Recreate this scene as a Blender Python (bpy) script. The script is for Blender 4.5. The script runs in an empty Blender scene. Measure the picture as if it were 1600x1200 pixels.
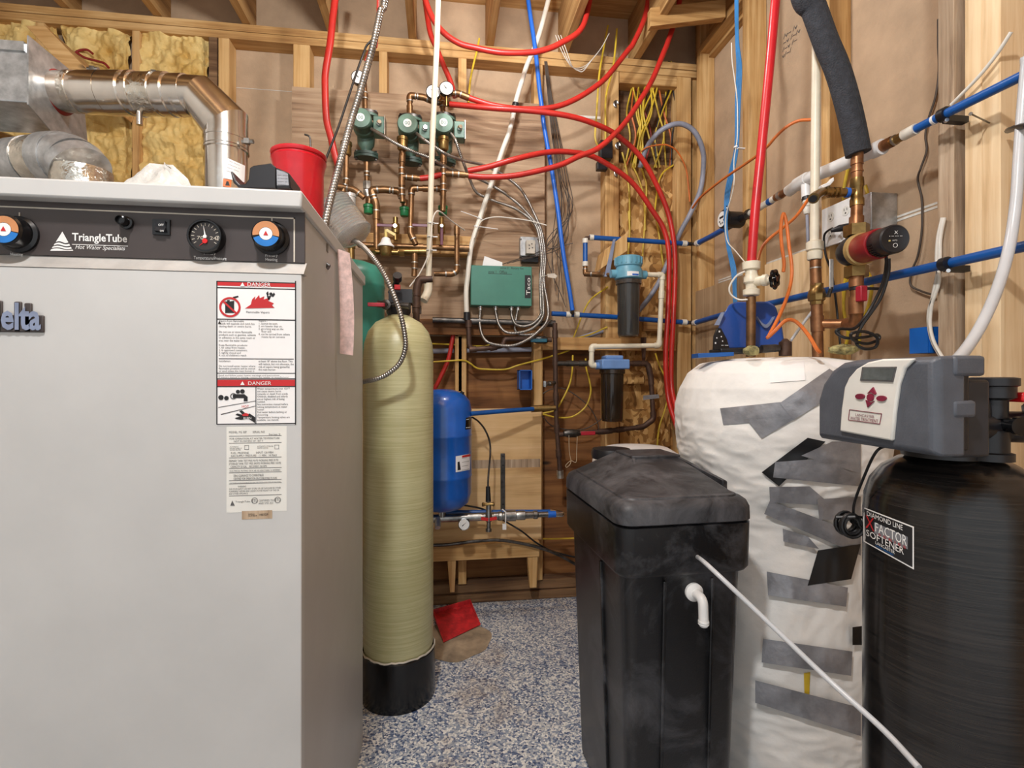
import bpy, math, random
from mathutils import Vector, Matrix, noise
from mathutils.bvhtree import BVHTree
random.seed(7)
C = bpy.context.scene.collection
V = Vector
# ------------------------------------------------------------------ camera
FPX, HOR, CAMH = 800.0, 592.0, 1.18        # focal length in pixels, horizon row, camera height
YAW = math.atan(110.0/FPX)                 # camera looks a little to the right of the room's depth axis
cam_d = bpy.data.cameras.new('camera'); cam = bpy.data.objects.new('camera', cam_d); C.objects.link(cam)
cam_d.sensor_width = 36; cam_d.lens = 36*FPX/1600; cam_d.shift_y = -(600-HOR)/1600; cam_d.clip_start = 0.02
cam.location = (0, 0, CAMH); cam.rotation_euler = (math.pi/2, 0, -YAW)
bpy.context.scene.camera = cam
# ------------------------------------------------------------------ world, lamps, exposure
vs = bpy.context.scene.view_settings
vs.view_transform = 'Standard'; vs.look = 'None'; vs.exposure = 0.22; vs.gamma = 1; vs.use_curve_mapping = False
wd = bpy.data.worlds.new('world'); bpy.context.scene.world = wd; wd.use_nodes = True
wd.node_tree.nodes['Background'].inputs[0].default_value = (0.95, 0.98, 1.0, 1)
wd.node_tree.nodes['Background'].inputs[1].default_value = 0.85
LAMPS = [((-0.30, 0.15, 2.80), 105, 0.07), ((0.25, 1.75, 2.93), 28, 0.06)]   # bare ceiling bulbs: place, watts, radius
for (lp, lw, lr) in LAMPS:
    ld = bpy.data.lights.new('bulb_light', 'POINT'); ld.energy = lw; ld.shadow_soft_size = lr; ld.color = (0.96, 0.98, 1.0)
    lo = bpy.data.objects.new('bulb_light', ld); C.objects.link(lo); lo.location = (lp[0], lp[1], lp[2]-0.10)
# ------------------------------------------------------------------ pixel helpers: a pixel gives a ray, a plane gives the distance
CO = V((0, 0, CAMH)); FW = V((math.sin(YAW), math.cos(YAW), 0)); RT = V((math.cos(YAW), -math.sin(YAW), 0))
def ray(px, py): return FW + RT*((px-800)/FPX) + V((0, 0, (HOR-py)/FPX))
def W(px, py, Y): r = ray(px, py); return CO + r*(Y/r.y)          # on a plane parallel to the back wall
def R(px, py, X): r = ray(px, py); return CO + r*(X/r.x)          # on a plane parallel to the right wall
def F(px, py, Z): r = ray(px, py); return CO + r*((Z-CAMH)/r.z)   # on a level plane
def D(px, py, d): return CO + ray(px, py)*d                       # at a forward distance
def WP(pts, Y=2.6): return [W(p[0], p[1], p[2] if len(p) > 2 else Y) for p in pts]
def RP(pts, X=1.35): return [R(p[0], p[1], p[2] if len(p) > 2 else X) for p in pts]
def DP(pts): return [D(*p) for p in pts]
# ------------------------------------------------------------------ geometry collector
class G:
    def __init__(s): s.v = []; s.f = []
    def add(s, vs_, fs_):
        o = len(s.v); s.v += [V(p) for p in vs_]; s.f += [tuple(i+o for i in f) for f in fs_]; return s
    def join(s, g): return s.add(g.v, g.f)
    def box(s, x0, x1, y0, y1, z0, z1):
        x0, x1 = sorted((x0, x1)); y0, y1 = sorted((y0, y1)); z0, z1 = sorted((z0, z1))
        return s.add([(x0,y0,z0),(x1,y0,z0),(x1,y1,z0),(x0,y1,z0),(x0,y0,z1),(x1,y0,z1),(x1,y1,z1),(x0,y1,z1)],
            [(3,2,1,0),(4,5,6,7),(0,1,5,4),(1,2,6,5),(2,3,7,6),(3,0,4,7)])
    def obox(s, c, size, rot=None):
        g = G().box(-size[0]/2, size[0]/2, -size[1]/2, size[1]/2, -size[2]/2, size[2]/2)
        m = rot if rot else Matrix.Identity(3)
        return s.add([V(c)+m@p for p in g.v], g.f)
    def tube(s, pts, r, n=10, cap=True):
        pts = [V(p) for p in pts]; m = len(pts)
        rr = r if isinstance(r, (list, tuple)) else [r]*m
        t0 = (pts[1]-pts[0]).normalized()
        up = V((0, 0, 1)) if abs(t0.z) < .9 else V((1, 0, 0))
        nx = t0.cross(up).normalized(); vs_ = []; fs_ = []; tp = t0
        for i in range(m):
            a = pts[max(i-1, 0)]; b = pts[min(i+1, m-1)]
            t = (b-a); t = t.normalized() if t.length > 1e-9 else tp
            q = tp.rotation_difference(t); nx = (q @ nx); nx = (nx - t*nx.dot(t)).normalized(); ny = t.cross(nx); tp = t
            bi = V((0, 0, 0)); st = 0.
            if 0 < i < m-1:                                    # stretch mitred rings so the pipe keeps its width
                u_ = (pts[i]-pts[i-1]).normalized(); w_ = (pts[i+1]-pts[i]).normalized(); bi = w_-u_
                if bi.length > .02: bi = bi.normalized(); st = min(.5, 1/max(.5, u_.dot(t))-1)
            for k in range(n):
                an = 2*math.pi*k/n; o_ = (nx*math.cos(an) + ny*math.sin(an))*rr[i]; vs_.append(pts[i] + o_ + bi*(o_.dot(bi)*st))
        for i in range(m-1):
            for k in range(n):
                k2 = (k+1) % n; fs_.append((i*n+k, i*n+k2, (i+1)*n+k2, (i+1)*n+k))
        if cap: fs_.append(tuple(range(n-1, -1, -1))); fs_.append(tuple((m-1)*n+k for k in range(n)))
        return s.add(vs_, fs_)
    def cyl(s, a, b, r0, r1=None, n=18): return s.tube([a, b], [r0, r0 if r1 is None else r1], n)
    def rev(s, o, ax, prof, n=24):                      # lathe: prof = [(radius, height along axis)]
        o = V(o); ax = V(ax).normalized(); up = V((0, 0, 1)) if abs(ax.z) < .9 else V((1, 0, 0))
        nx = ax.cross(up).normalized(); ny = ax.cross(nx); vs_ = []; fs_ = []
        for (r, h) in prof:
            for k in range(n):
                a = 2*math.pi*k/n; vs_.append(o + ax*h + (nx*math.cos(a)+ny*math.sin(a))*max(r, 1e-5))
        for i in range(len(prof)-1):
            for k in range(n):
                k2 = (k+1) % n; fs_.append((i*n+k, i*n+k2, (i+1)*n+k2, (i+1)*n+k))
        fs_.append(tuple(range(n-1, -1, -1))); fs_.append(tuple((len(prof)-1)*n+k for k in range(n)))
        return s.add(vs_, fs_)
    def prism(s, poly, d):                              # poly: 3-D outline, d: thickness vector
        n = len(poly); d = V(d); vs_ = [V(p) for p in poly] + [V(p)+d for p in poly]
        fs_ = [tuple(range(n-1, -1, -1)), tuple(range(n, 2*n))] + [(i, (i+1) % n, n+(i+1) % n, n+i) for i in range(n)]
        return s.add(vs_, fs_)
    def hexnut(s, a, b, r): return s.cyl(a, b, r, n=6)
    def xf(s, fn): s.v = [fn(p) for p in s.v]; return s
def cr(pts, k=8):                                       # smooth curve through points
    pts = [V(p) for p in pts]
    if len(pts) < 3: return pts
    P = [pts[0]*2-pts[1]] + pts + [pts[-1]*2-pts[-2]]; out = []
    for i in range(1, len(P)-2):
        for j in range(k):
            t = j/k; a, b, c, d = P[i-1], P[i], P[i+1], P[i+2]
            out.append(.5*((2*b)+(c-a)*t+(2*a-5*b+4*c-d)*t*t+(3*b-a-3*c+d)*t*t*t))
    return out+[pts[-1]]
def fillet(pts, r, k=6):                                # straight runs with rounded corners
    pts = [V(p) for p in pts]; out = [pts[0]]
    for i in range(1, len(pts)-1):
        a, b, c = pts[i-1], pts[i], pts[i+1]; d = min(r, (a-b).length*.48, (c-b).length*.48)
        p, q = b+(a-b).normalized()*d, b+(c-b).normalized()*d
        for j in range(k+1):
            t = j/k; out.append(p*(1-t)**2 + b*2*t*(1-t) + q*t*t)
    return out+[pts[-1]]
def resample(pts, step):
    out = [pts[0]]; acc = 0
    for a, b in zip(pts, pts[1:]):
        L = (b-a).length
        if L < 1e-9: continue
        d = step-acc
        while d <= L: out.append(a+(b-a)*(d/L)); d += step
        acc = L-(d-step)
    return out
def corrugated(pts, r, pitch=.0085, n=12, depth=.16):   # armoured flexible conduit: real rings
    p = resample(pts, pitch/3); rr = [r*(1-depth if i % 3 == 0 else 1) for i in range(len(p))]
    return G().tube(p, rr, n)
# ------------------------------------------------------------------ materials
def lin(c): return tuple(((x/255)/12.92 if x/255 <= .04045 else ((x/255+.055)/1.055)**2.4) for x in c)
MATS = {}
def node_mat(name):
    m = bpy.data.materials.new(name); m.use_nodes = True; nt = m.node_tree
    return m, nt, nt.nodes['Principled BSDF']
def nn(nt, t, **kw):
    n = nt.nodes.new(t)
    for k, v_ in kw.items():
        if k in n.inputs: n.inputs[k].default_value = v_
        else: setattr(n, k, v_)
    return n
def ramp(nt, fac, stops):
    r = nt.nodes.new('ShaderNodeValToRGB'); e = r.color_ramp.elements
    while len(e) < len(stops): e.new(.5)
    for i, (p, c) in enumerate(stops): e[i].position = p; e[i].color = (*lin(c), 1)
    nt.links.new(fac, r.inputs[0]); return r.outputs[0]
def coords(nt, scale=(1, 1, 1)):
    tc = nt.nodes.new('ShaderNodeTexCoord'); mp = nt.nodes.new('ShaderNodeMapping'); mp.inputs['Scale'].default_value = scale
    nt.links.new(tc.outputs['Object'], mp.inputs[0]); return mp.outputs[0]
def bump(nt, b, h, strength, dist=.01):
    n = nt.nodes.new('ShaderNodeBump'); n.inputs['Strength'].default_value = strength; n.inputs['Distance'].default_value = dist
    nt.links.new(h, n.inputs['Height']); nt.links.new(n.outputs[0], b.inputs['Normal'])
def M(name, c, rough=.5, metal=0., var=.12, scale=9., bmp=0., bscale=60., coat=0., trans=0., c2=None, stretch=(1, 1, 1), emit=0):
    if name in MATS: return MATS[name]
    m, nt, b = node_mat(name); L = nt.links
    b.inputs['Roughness'].default_value = rough; b.inputs['Metallic'].default_value = metal
    b.inputs['Coat Weight'].default_value = coat; b.inputs['Transmission Weight'].default_value = trans
    co = coords(nt, stretch); nz = nn(nt, 'ShaderNodeTexNoise', Scale=scale, Detail=6., Roughness=.6); L.new(co, nz.inputs['Vector'])
    d = c2 if c2 else tuple(max(0, x*(1-var*1.6)) for x in c); e = c if c2 else tuple(min(255, x*(1+var*.35)) for x in c)
    L.new(ramp(nt, nz.outputs[0], [(.33, d), (.66, e)]), b.inputs['Base Color'])
    if emit: b.inputs['Emission Color'].default_value = (*lin(c), 1); b.inputs['Emission Strength'].default_value = emit
    if bmp:
        n2 = nn(nt, 'ShaderNodeTexNoise', Scale=bscale, Detail=4.); L.new(co, n2.inputs['Vector']); bump(nt, b, n2.outputs[0], bmp)
    MATS[name] = m; return m
def wood(name, dark, mid, light, axis=2, fine=38., rough=.75, bmp=.25):
    m, nt, b = node_mat(name); L = nt.links; b.inputs['Roughness'].default_value = rough
    sc = [fine]*3; sc[axis] = fine*.045
    co = coords(nt, tuple(sc)); n1 = nn(nt, 'ShaderNodeTexNoise', Scale=1., Detail=7., Roughness=.62, Distortion=.5); L.new(co, n1.inputs['Vector'])
    co2 = coords(nt); n2 = nn(nt, 'ShaderNodeTexNoise', Scale=3.2, Detail=3.); L.new(co2, n2.inputs['Vector'])
    mx = nn(nt, 'ShaderNodeMath', operation='MULTIPLY_ADD'); mx.inputs[1].default_value = .65; L.new(n1.outputs[0], mx.inputs[0])
    m2 = nn(nt, 'ShaderNodeMath', operation='MULTIPLY'); m2.inputs[1].default_value = .4; L.new(n2.outputs[0], m2.inputs[0]); L.new(m2.outputs[0], mx.inputs[2])
    col = ramp(nt, mx.outputs[0], [(.36, dark), (.5, mid), (.66, light)])
    vo = nn(nt, 'ShaderNodeTexVoronoi', Scale=1.); s3 = [5.5]*3; s3[axis] = 2.2; L.new(coords(nt, tuple(s3)), vo.inputs['Vector'])   # scattered knots
    kr = nn(nt, 'ShaderNodeMapRange'); kr.inputs[1].default_value = .03; kr.inputs[2].default_value = .09; L.new(vo.outputs['Distance'], kr.inputs[0])
    mix = nn(nt, 'ShaderNodeMix', data_type='RGBA'); L.new(kr.outputs[0], mix.inputs[0]); mix.inputs[6].default_value = (*lin(tuple(x*.62 for x in dark)), 1)
    L.new(col, mix.inputs[7]); L.new(mix.outputs[2], b.inputs['Base Color'])
    if bmp: bump(nt, b, n1.outputs[0], bmp, .004)
    MATS[name] = m; return m
# woods
wood('pine_v', (150,104,54), (196,152,94), (222,184,128), 2)
wood('pine_h', (138,94,48), (184,140,84), (214,174,118), 0)
wood('pine_y', (120,82,42), (168,126,74), (200,160,104), 1)
wood('pine_pale', (188,152,106), (222,190,146), (238,212,172), 2)
wood('pine_rough', (126,104,82), (170,146,120), (196,174,148), 2, 60, .9, .6)
wood('ply_brown', (104,78,58), (156,126,98), (184,156,126), 0, 40, .8, .3)
wood('ply_old', (70,42,20), (118,76,40), (154,106,60), 0, 22, .85, .3)
wood('ply_pale', (176,134,84), (212,174,122), (230,196,148), 0, 18, .8, .2)
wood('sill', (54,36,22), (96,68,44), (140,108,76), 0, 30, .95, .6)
wood('ply_grey', (128,100,70), (164,136,102), (186,160,126), 2, 26, .8, .3)
def osb():
    m, nt, b = node_mat('osb'); L = nt.links; b.inputs['Roughness'].default_value = .85
    vo = nn(nt, 'ShaderNodeTexVoronoi', Scale=1., Randomness=1.); nz = nn(nt, 'ShaderNodeTexNoise', Scale=7., Detail=2.)
    co = coords(nt, (42, 20, 18)); L.new(coords(nt), nz.inputs['Vector'])
    ad = nn(nt, 'ShaderNodeVectorMath', operation='MULTIPLY_ADD'); L.new(nz.outputs['Color'], ad.inputs[0]); ad.inputs[1].default_value = (6, 6, 6); L.new(co, ad.inputs[2]); L.new(ad.outputs[0], vo.inputs['Vector'])
    bw = nn(nt, 'ShaderNodeSeparateColor'); L.new(vo.outputs['Color'], bw.inputs[0])
    L.new(ramp(nt, bw.outputs[0], [(0, (124,84,40)), (.45, (176,128,68)), (.8, (202,158,96)), (1, (222,182,122))]), b.inputs['Base Color'])
    bump(nt, b, bw.outputs[1], .3, .004); MATS['osb'] = m
osb()
def flake():
    m, nt, b = node_mat('epoxy_flake'); L = nt.links; b.inputs['Roughness'].default_value = .35
    vo = nn(nt, 'ShaderNodeTexVoronoi', Scale=150.); L.new(coords(nt), vo.inputs['Vector'])
    sp = nn(nt, 'ShaderNodeSeparateColor'); L.new(vo.outputs['Color'], sp.inputs[0])
    nz = nn(nt, 'ShaderNodeTexNoise', Scale=4.5, Detail=5.); L.new(coords(nt), nz.inputs['Vector'])
    ad = nn(nt, 'ShaderNodeMath', operation='MULTIPLY_ADD'); L.new(nz.outputs[0], ad.inputs[0]); ad.inputs[1].default_value = .5; L.new(sp.outputs[0], ad.inputs[2])
    sb = nn(nt, 'ShaderNodeMath', operation='SUBTRACT'); L.new(ad.outputs[0], sb.inputs[0]); sb.inputs[1].default_value = .25
    col = ramp(nt, sb.outputs[0], [(.05, (62,78,112)), (.22, (112,128,156)), (.45, (160,168,180)), (.68, (200,200,198)), (.9, (238,236,230))])
    n3 = nn(nt, 'ShaderNodeTexNoise', Scale=2.6, Detail=6., Roughness=.7); L.new(coords(nt), n3.inputs['Vector'])       # brown dirt drifts
    mr = nn(nt, 'ShaderNodeMapRange'); mr.inputs[1].default_value = .55; mr.inputs[2].default_value = .75; mr.inputs[4].default_value = .7; L.new(n3.outputs[0], mr.inputs[0])
    mix = nn(nt, 'ShaderNodeMix', data_type='RGBA'); L.new(mr.outputs[0], mix.inputs[0]); L.new(col, mix.inputs[6]); mix.inputs[7].default_value = (*lin((150,126,98)), 1)
    L.new(mix.outputs[2], b.inputs['Base Color']); MATS['epoxy_flake'] = m
flake()
def wound(name, dark, light, zs, rough, metal=0, spec=.5):         # filament-wound tank wall
    m, nt, b = node_mat(name); L = nt.links; b.inputs['Roughness'].default_value = rough; b.inputs['Specular IOR Level'].default_value = spec
    nz = nn(nt, 'ShaderNodeTexNoise', Scale=1., Detail=6., Roughness=.7); L.new(coords(nt, (5, 5, zs)), nz.inputs['Vector'])
    n2 = nn(nt, 'ShaderNodeTexNoise', Scale=3., Detail=2.); L.new(coords(nt), n2.inputs['Vector'])
    ad = nn(nt, 'ShaderNodeMath', operation='MULTIPLY_ADD'); L.new(n2.outputs[0], ad.inputs[0]); ad.inputs[1].default_value = .5; L.new(nz.outputs[0], ad.inputs[2])
    L.new(ramp(nt, ad.outputs[0], [(.6, dark), (.9, light)]), b.inputs['Base Color']); bump(nt, b, nz.outputs[0], .22, .002); MATS[name] = m
wound('frp', (170,164,118), (198,193,150), 300, .34)
wound('black_wound', (10,10,11), (44,40,37), 260, .14)
def dusty(name, base, dust, rough, lo=.5, hi=.75, scale=5.):
    m, nt, b = node_mat(name); L = nt.links; b.inputs['Roughness'].default_value = rough
    nz = nn(nt, 'ShaderNodeTexNoise', Scale=scale, Detail=9., Roughness=.68, Distortion=.6); L.new(coords(nt), nz.inputs['Vector'])
    L.new(ramp(nt, nz.outputs[0], [(lo, base), (hi, dust)]), b.inputs['Base Color'])
    n2 = nn(nt, 'ShaderNodeTexNoise', Scale=260., Detail=2.); L.new(coords(nt), n2.inputs['Vector']); bump(nt, b, n2.outputs[0], .12, .002); MATS[name] = m
dusty('black_poly', (16,16,18), (104,104,108), .36, .5, .86)
dusty('black_lid', (36,36,39), (112,112,116), .5, .42, .85, 7)
M('drywall', (186,158,128), .9, 0, .06, 5, .15, 120)
M('drywall_seam', (226,222,212), .8)
M('foam_yellow', (232,204,136), .7, 0, .25, 5, .7, 40, c2=(196,154,76))
M('concrete', (170,150,124), .9, 0, .18, 9, .2, 60)
M('wall_white', (226,222,214), .85)
M('boiler_paint', (186,184,180), .42, 0, .03, 2.5)
M('boiler_door', (196,195,192), .40, 0, .03, 2.5)
M('panel_dark', (66,58,56), .45, 0, .05)
M('cream_print', (206,196,180), .6)
M('white_print', (236,234,230), .6, 0, .02)
M('label_white', (238,236,234), .55, 0, .02)
M('print_black', (26,24,26), .6)
M('print_grey', (92,90,90), .6)
M('danger_red', (196,34,38), .5, 0, .04)
M('strip_alu', (206,202,196), .4, .35, .08, 12)
M('stainless', (226,220,212), .2, 1, .06, 7, .03, 30)
M('galvanised', (196,197,197), .36, .75, .12, 30)
M('foil_tape', (222,216,204), .22, 1, .1, 20, .5, 50)
M('steel', (170,168,164), .32, 1, .2, 20)
M('steel_dark', (104,100,96), .4, .9, .25, 20)
M('conduit', (176,172,166), .34, .95, .15, 14)
M('chrome', (222,222,222), .15, 1, .05)
M('copper', (150,112,76), .36, .75, .45, 22, c2=(106,80,54))
M('copper_new', (172,122,84), .4, .75, .35, 22, c2=(124,84,54))
M('copper_old', (98,74,60), .55, .55, .4, 20, c2=(68,52,46))
M('brass', (168,138,86), .33, .9, .3, 18, c2=(118,94,56))
M('solder', (196,192,184), .4, .9, .2, 30)
M('pump_green', (98,128,112), .45, .1, .16, 12)
M('pump_dark', (52,72,62), .5, .15, .2, 14)
M('taco_green', (64,126,108), .45, .05, .06, 5)
M('teal_tank', (60,138,120), .38, 0, .12, 5)
M('cap_green', (24,116,66), .4, 0, .1)
M('pex_red', (196,44,36), .36, 0, .1, 6)
M('pex_red_bright', (206,32,40), .34, 0, .08, 6)
M('pex_blue', (20,86,162), .34, 0, .1, 6)
M('pex_blue_light', (34,104,206), .34, 0, .08, 6)
M('pex_white', (226,220,206), .4, 0, .06)
M('cpvc', (232,222,198), .38, 0, .05)
M('pvc_white', (236,235,232), .35, 0, .04)
M('poly_milky', (222,224,226), .3, 0, .03, trans=.25)
M('hose_grey', (150,152,166), .5, 0, .1)
M('cable_yellow', (220,186,50), .5, 0, .12)
M('cable_orange', (214,112,44), .5, 0, .1)
M('cable_blue', (58,130,190), .5, 0, .1)
M('cable_white', (228,222,210), .5, 0, .05)
M('cable_black', (22,21,22), .45, 0, .1)
M('wire_grey', (82,70,60), .6, 0, .2)
M('cable_red', (150,36,30), .5)
M('bucket_red', (204,22,36), .3, 0, .08, coat=.3)
M('black_plastic', (28,28,32), .38, 0, .1)
M('black_gloss', (14,14,16), .22, 0, .1)
M('rubber_foam', (52,54,60), .85, 0, .15, 60, .5, 220)
M('blue_tank', (22,92,184), .28, 0, .08, 8, coat=.4)
M('blue_box', (24,104,196), .4, 0, .05)
M('filter_cap', (106,166,188), .4, 0, .08)
M('filter_cap_blue', (112,150,206), .4, 0, .06)
M('filter_smoke', (74,58,44), .12, 0, .1, trans=.55, c2=(48,38,30))
M('filter_clear', (128,124,118), .12, 0, .05, trans=.82)
M('carbon', (30,29,31), .8, 0, .2, 40)
M('carbon_brown', (58,44,32), .8, 0, .2, 40)
M('purple', (112,46,70), .4)
M('handle_red', (176,34,52), .4)
M('handle_teal', (26,92,112), .4)
M('blanket', (240,238,233), .7, 0, .04, 4, .12, 50)
M('duct_tape', (152,153,158), .3, .3, .12, 14, .3, 30)
M('duct_tape_black', (18,18,20), .4, 0, .1, 14)
M('paper', (240,238,236), .8, 0, .03)
M('paper_pink', (236,206,200), .8, 0, .1, 60)
M('bag', (206,204,198), .4, 0, .08, 14, .8, 24)
M('ctrl_grey', (84,88,96), .5, 0, .06, 20, .1, 300)
M('ctrl_dark', (44,45,50), .5, 0, .06)
M('ctrl_white', (226,224,216), .45, 0, .03)
M('lcd', (92,98,98), .2, 0, .12, 60)
M('maroon', (132,36,62), .45)
M('hood_blue', (44,84,164), .28, 0, .12, 4, coat=.3)
M('hood_silver', (150,162,190), .3, .3, .1)
M('dustpan_red', (202,44,48), .45, 0, .15, 30)
M('pump_red', (150,26,34), .35, 0, .1)
M('gold_paint', (196,164,104), .4, .3, .1)
M('gauge_face', (238,236,232), .4, 0, .02)
M('gauge_dark', (44,38,36), .4)
M('knob_orange', (208,142,92), .45)
M('knob_blue', (30,120,200), .45)
M('rope', (206,184,152), .9)
M('insulation', (176,166,112), .95, 0, .3, 40, .6, 80)
M('red_bright', (222,28,30), .35)
M('amber', (232,206,120), .4)
M('clear_plastic', (232,230,226), .15, 0, .03, trans=.8)
M('bulb_glass', (255,236,206), .4, 0, 0, emit=6)
# ------------------------------------------------------------------ things and parts
def mesh_of(g, base, mat, smooth=True, angle=38):
    me = bpy.data.meshes.new('mesh'); me.from_pydata([tuple(p-base) for p in g.v], [], g.f); me.validate(); me.update()
    me.materials.append(MATS[mat])
    if smooth:
        me.polygons.foreach_set('use_smooth', [True]*len(me.polygons)); me.set_sharp_from_angle(angle=math.radians(angle))
    return me
def base_of(gs):
    xs = [p for g in gs for p in g.v]
    return V(((min(p.x for p in xs)+max(p.x for p in xs))/2, (min(p.y for p in xs)+max(p.y for p in xs))/2, min(p.z for p in xs)))
def bevel(o, w, seg=2):
    m = o.modifiers.new('bevel', 'BEVEL'); m.width = w; m.segments = seg; m.limit_method = 'ANGLE'; m.angle_limit = math.radians(35)
class Thing:
    def __init__(s, name, label, cat, group=None, kind=None): s.n, s.l, s.c, s.g, s.k, s.p = name, label, cat, group, kind, []
    def part(s, name, g, mat, parent=None, label=None, bev=0, seg=2, smooth=True, angle=38):
        if g.v: s.p.append((name, g, mat, parent, label, bev, seg, smooth, angle))
        return len(s.p)-1
    def tags(s, o):
        if s.k: o['kind'] = s.k
        else: o['category'] = s.c
        if s.l: o['label'] = s.l
        if s.g: o['group'] = s.g
    def done(s, base=None):
        if base is None: base = base_of([p[1] for p in s.p])
        objs = []; root = None
        if len(s.p) > 1: root = bpy.data.objects.new(s.n, None); root.empty_display_size = .05; C.objects.link(root); root.location = base; s.tags(root)
        for (name, g, mat, parent, label, bev, seg, smooth, angle) in s.p:
            o = bpy.data.objects.new(name if root else s.n, mesh_of(g, base, mat, smooth, angle)); C.objects.link(o)
            if bev: bevel(o, bev, seg)
            if root: o.parent = objs[parent] if parent is not None else root
            else: o.location = base; s.tags(o)
            if label and root: o['label'] = label
            objs.append(o)
        return root or objs[0]
def single(name, label, cat, g, mat, group=None, bev=0, kind=None, smooth=True):
    t = Thing(name, label, cat, group, kind); t.part(name, g, mat, bev=bev, smooth=smooth); return t.done()
def text_g(body, org, xd, yd, width=None, height=None, size=.02, align='LEFT', lift=.0006, depth=0., spacing=1., shear=0., off=0.):
    cu = bpy.data.curves.new('text', 'FONT'); cu.body = body; cu.size = 1; cu.resolution_u = 2; cu.align_x = align; cu.space_line = spacing; cu.shear = shear; cu.offset = off
    ob = bpy.data.objects.new('text', cu); C.objects.link(ob)
    me = bpy.data.meshes.new_from_object(ob.evaluated_get(bpy.context.evaluated_depsgraph_get()))
    g = G(); pts = [v.co.copy() for v in me.vertices]; fs = [tuple(p.vertices) for p in me.polygons]
    bpy.data.objects.remove(ob); bpy.data.curves.remove(cu); bpy.data.meshes.remove(me)
    if not pts: return g
    x0, x1 = min(p.x for p in pts), max(p.x for p in pts); y0, y1 = min(p.y for p in pts), max(p.y for p in pts)
    sx = width/(x1-x0) if width else (height/(y1-y0) if height else size); sy = height/(y1-y0) if height else sx
    xd = V(xd).normalized(); yd = V(yd).normalized(); n = xd.cross(yd)
    vs_ = [V(org) + xd*((p.x-x0)*sx) + yd*((p.y-y0)*sy) + n*lift for p in pts]      # org is the lower left corner of the text's box
    g.add(vs_, fs)
    if depth: k = len(vs_); g.add([p+n*depth for p in vs_], fs)
    return g
XA, ZA = V((1, 0, 0)), V((0, 0, 1))
def rect(p0, p1, Y, th):                                 # plate on a wall-parallel plane between two pixels
    a, b = W(*p0, Y), W(*p1, Y); return G().box(a.x, b.x, Y-th, Y, a.z, b.z)
def wtext(body, p0, p1, Y, **kw):                        # text filling the box between two pixels on a wall-parallel plane
    a, b = W(p0[0], p0[1], Y), W(p1[0], p1[1], Y)
    return text_g(body, (a.x, Y, min(a.z, b.z)), XA, ZA, width=b.x-a.x, height=abs(a.z-b.z), **kw)
def run(name, label, cat, pts, r, mat, group=None, rad=.03, fit=True, fitmat=None, n=12, ends=True, smooth=False, coup=()):
    """A pipe: straight runs, rounded elbows with their own thicker fittings, couplings at chosen fractions."""
    t = Thing(name, label, cat, group); t.part('pipe', G().tube(fillet(pts, rad), r, n), mat)
    fm = fitmat or mat
    if fit:
        for i in range(1, len(pts)-1):
            a, b, c = V(pts[i-1]), V(pts[i]), V(pts[i+1]); L = rad*1.25
            p = b+(a-b).normalized()*min(L, (a-b).length*.5); q = b+(c-b).normalized()*min(L, (c-b).length*.5)
            t.part('elbow', G().tube(fillet([p, b, q], rad), r*1.22, n), fm)
            if mat in ('copper', 'copper_new'):
                for e_, d_ in ((p, (a-b).normalized()), (q, (c-b).normalized())): t.part('solder_ring', G().cyl(e_-d_*.001, e_+d_*.004, r*1.28, n=n), 'solder')
    for (i, f) in coup:
        a, b = V(pts[i]), V(pts[i+1]); m = a+(b-a)*f; d = (b-a).normalized()*r*1.6
        t.part('coupling', G().cyl(m-d, m+d, r*1.24, n=n), fm)
    return t.done()
def up(p, z=2.97): return V((p.x, p.y, z))             # carry a pipe straight up to the joists
def hose(name, label, cat, pts, r, mat, group=None, k=8, n=10):
    return single(name, label, cat, G().tube(cr(pts, k), r, n), mat, group)
# ================================================================== THE SETTING
YS, YD = 2.70, 2.79          # back wall: stud faces, sheet behind the studs
XS, XD = 1.40, 1.49          # right wall: stud faces, sheet behind the studs
XL, ZC = -2.40, 3.22         # left wall, ceiling
def struct(name, g, mat): return single(name, None, None, g, mat, kind='structure')
def kids(root, items):       # (name, G, mat, bevel) as children of a piece of the setting
    for (name, g, mat, bv) in items:
        b = base_of([g]); o = bpy.data.objects.new(name, mesh_of(g, b, mat)); C.objects.link(o)
        o.parent = root; o.location = b - root.location
        if bv: bevel(o, bv, 1)
flo = struct('floor', G().box(XL, XD+.1, -1.6, YD+.1, -.06, 0), 'epoxy_flake')
pc = F(716, 1000, 0); pg = G()
ring = []
for k in range(40):
    a = 2*math.pi*k/40; rr = .155*(1+.05*math.sin(3*a+1)+.03*math.sin(7*a)); ring.append(V((pc.x-.01+rr*math.cos(a), pc.y+.0+rr*1.12*math.sin(a), .0005)))
pg.prism(ring, (0, 0, .0025))
kids(flo, [('bare_concrete_patch', pg, 'concrete', 0)])
def WX(px, Y=YS): return W(px, 592, Y).x
def WZ(px, py, Y=YS): return W(px, py, Y).z
zsplit = 1.41
wb = struct('wall_back', G().box(XL, XD+.1, YD, YD+.012, zsplit, ZC), 'drywall')
items = [('lower_sheathing', G().box(XL, XD+.1, YD, YD+.014, 0, zsplit), 'ply_old', 0)]
zp = WZ(690, 88)
items += [('top_plate', G().box(XL, XS+.05, YS, YD, zp, zp+.038), 'pine_h', .002), ('top_plate', G().box(XL, XS+.05, YS, YD, zp+.04, zp+.078), 'pine_h', .002)]
items += [('sill_plate', G().box(XL, XS+.05, YS-.005, YD, 0, .045), 'sill', .004), ('sill_plate', G().box(XL, XS+.05, YS+.012, YD, .046, .10), 'sill', .004)]
def stud_b(x0, x1, z0=.10, z1=None, y0=YS, mat='pine_v'): items.append(('stud', G().box(x0, x1, y0, YD-.001, z0, z1 or zp), mat, .002))
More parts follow.
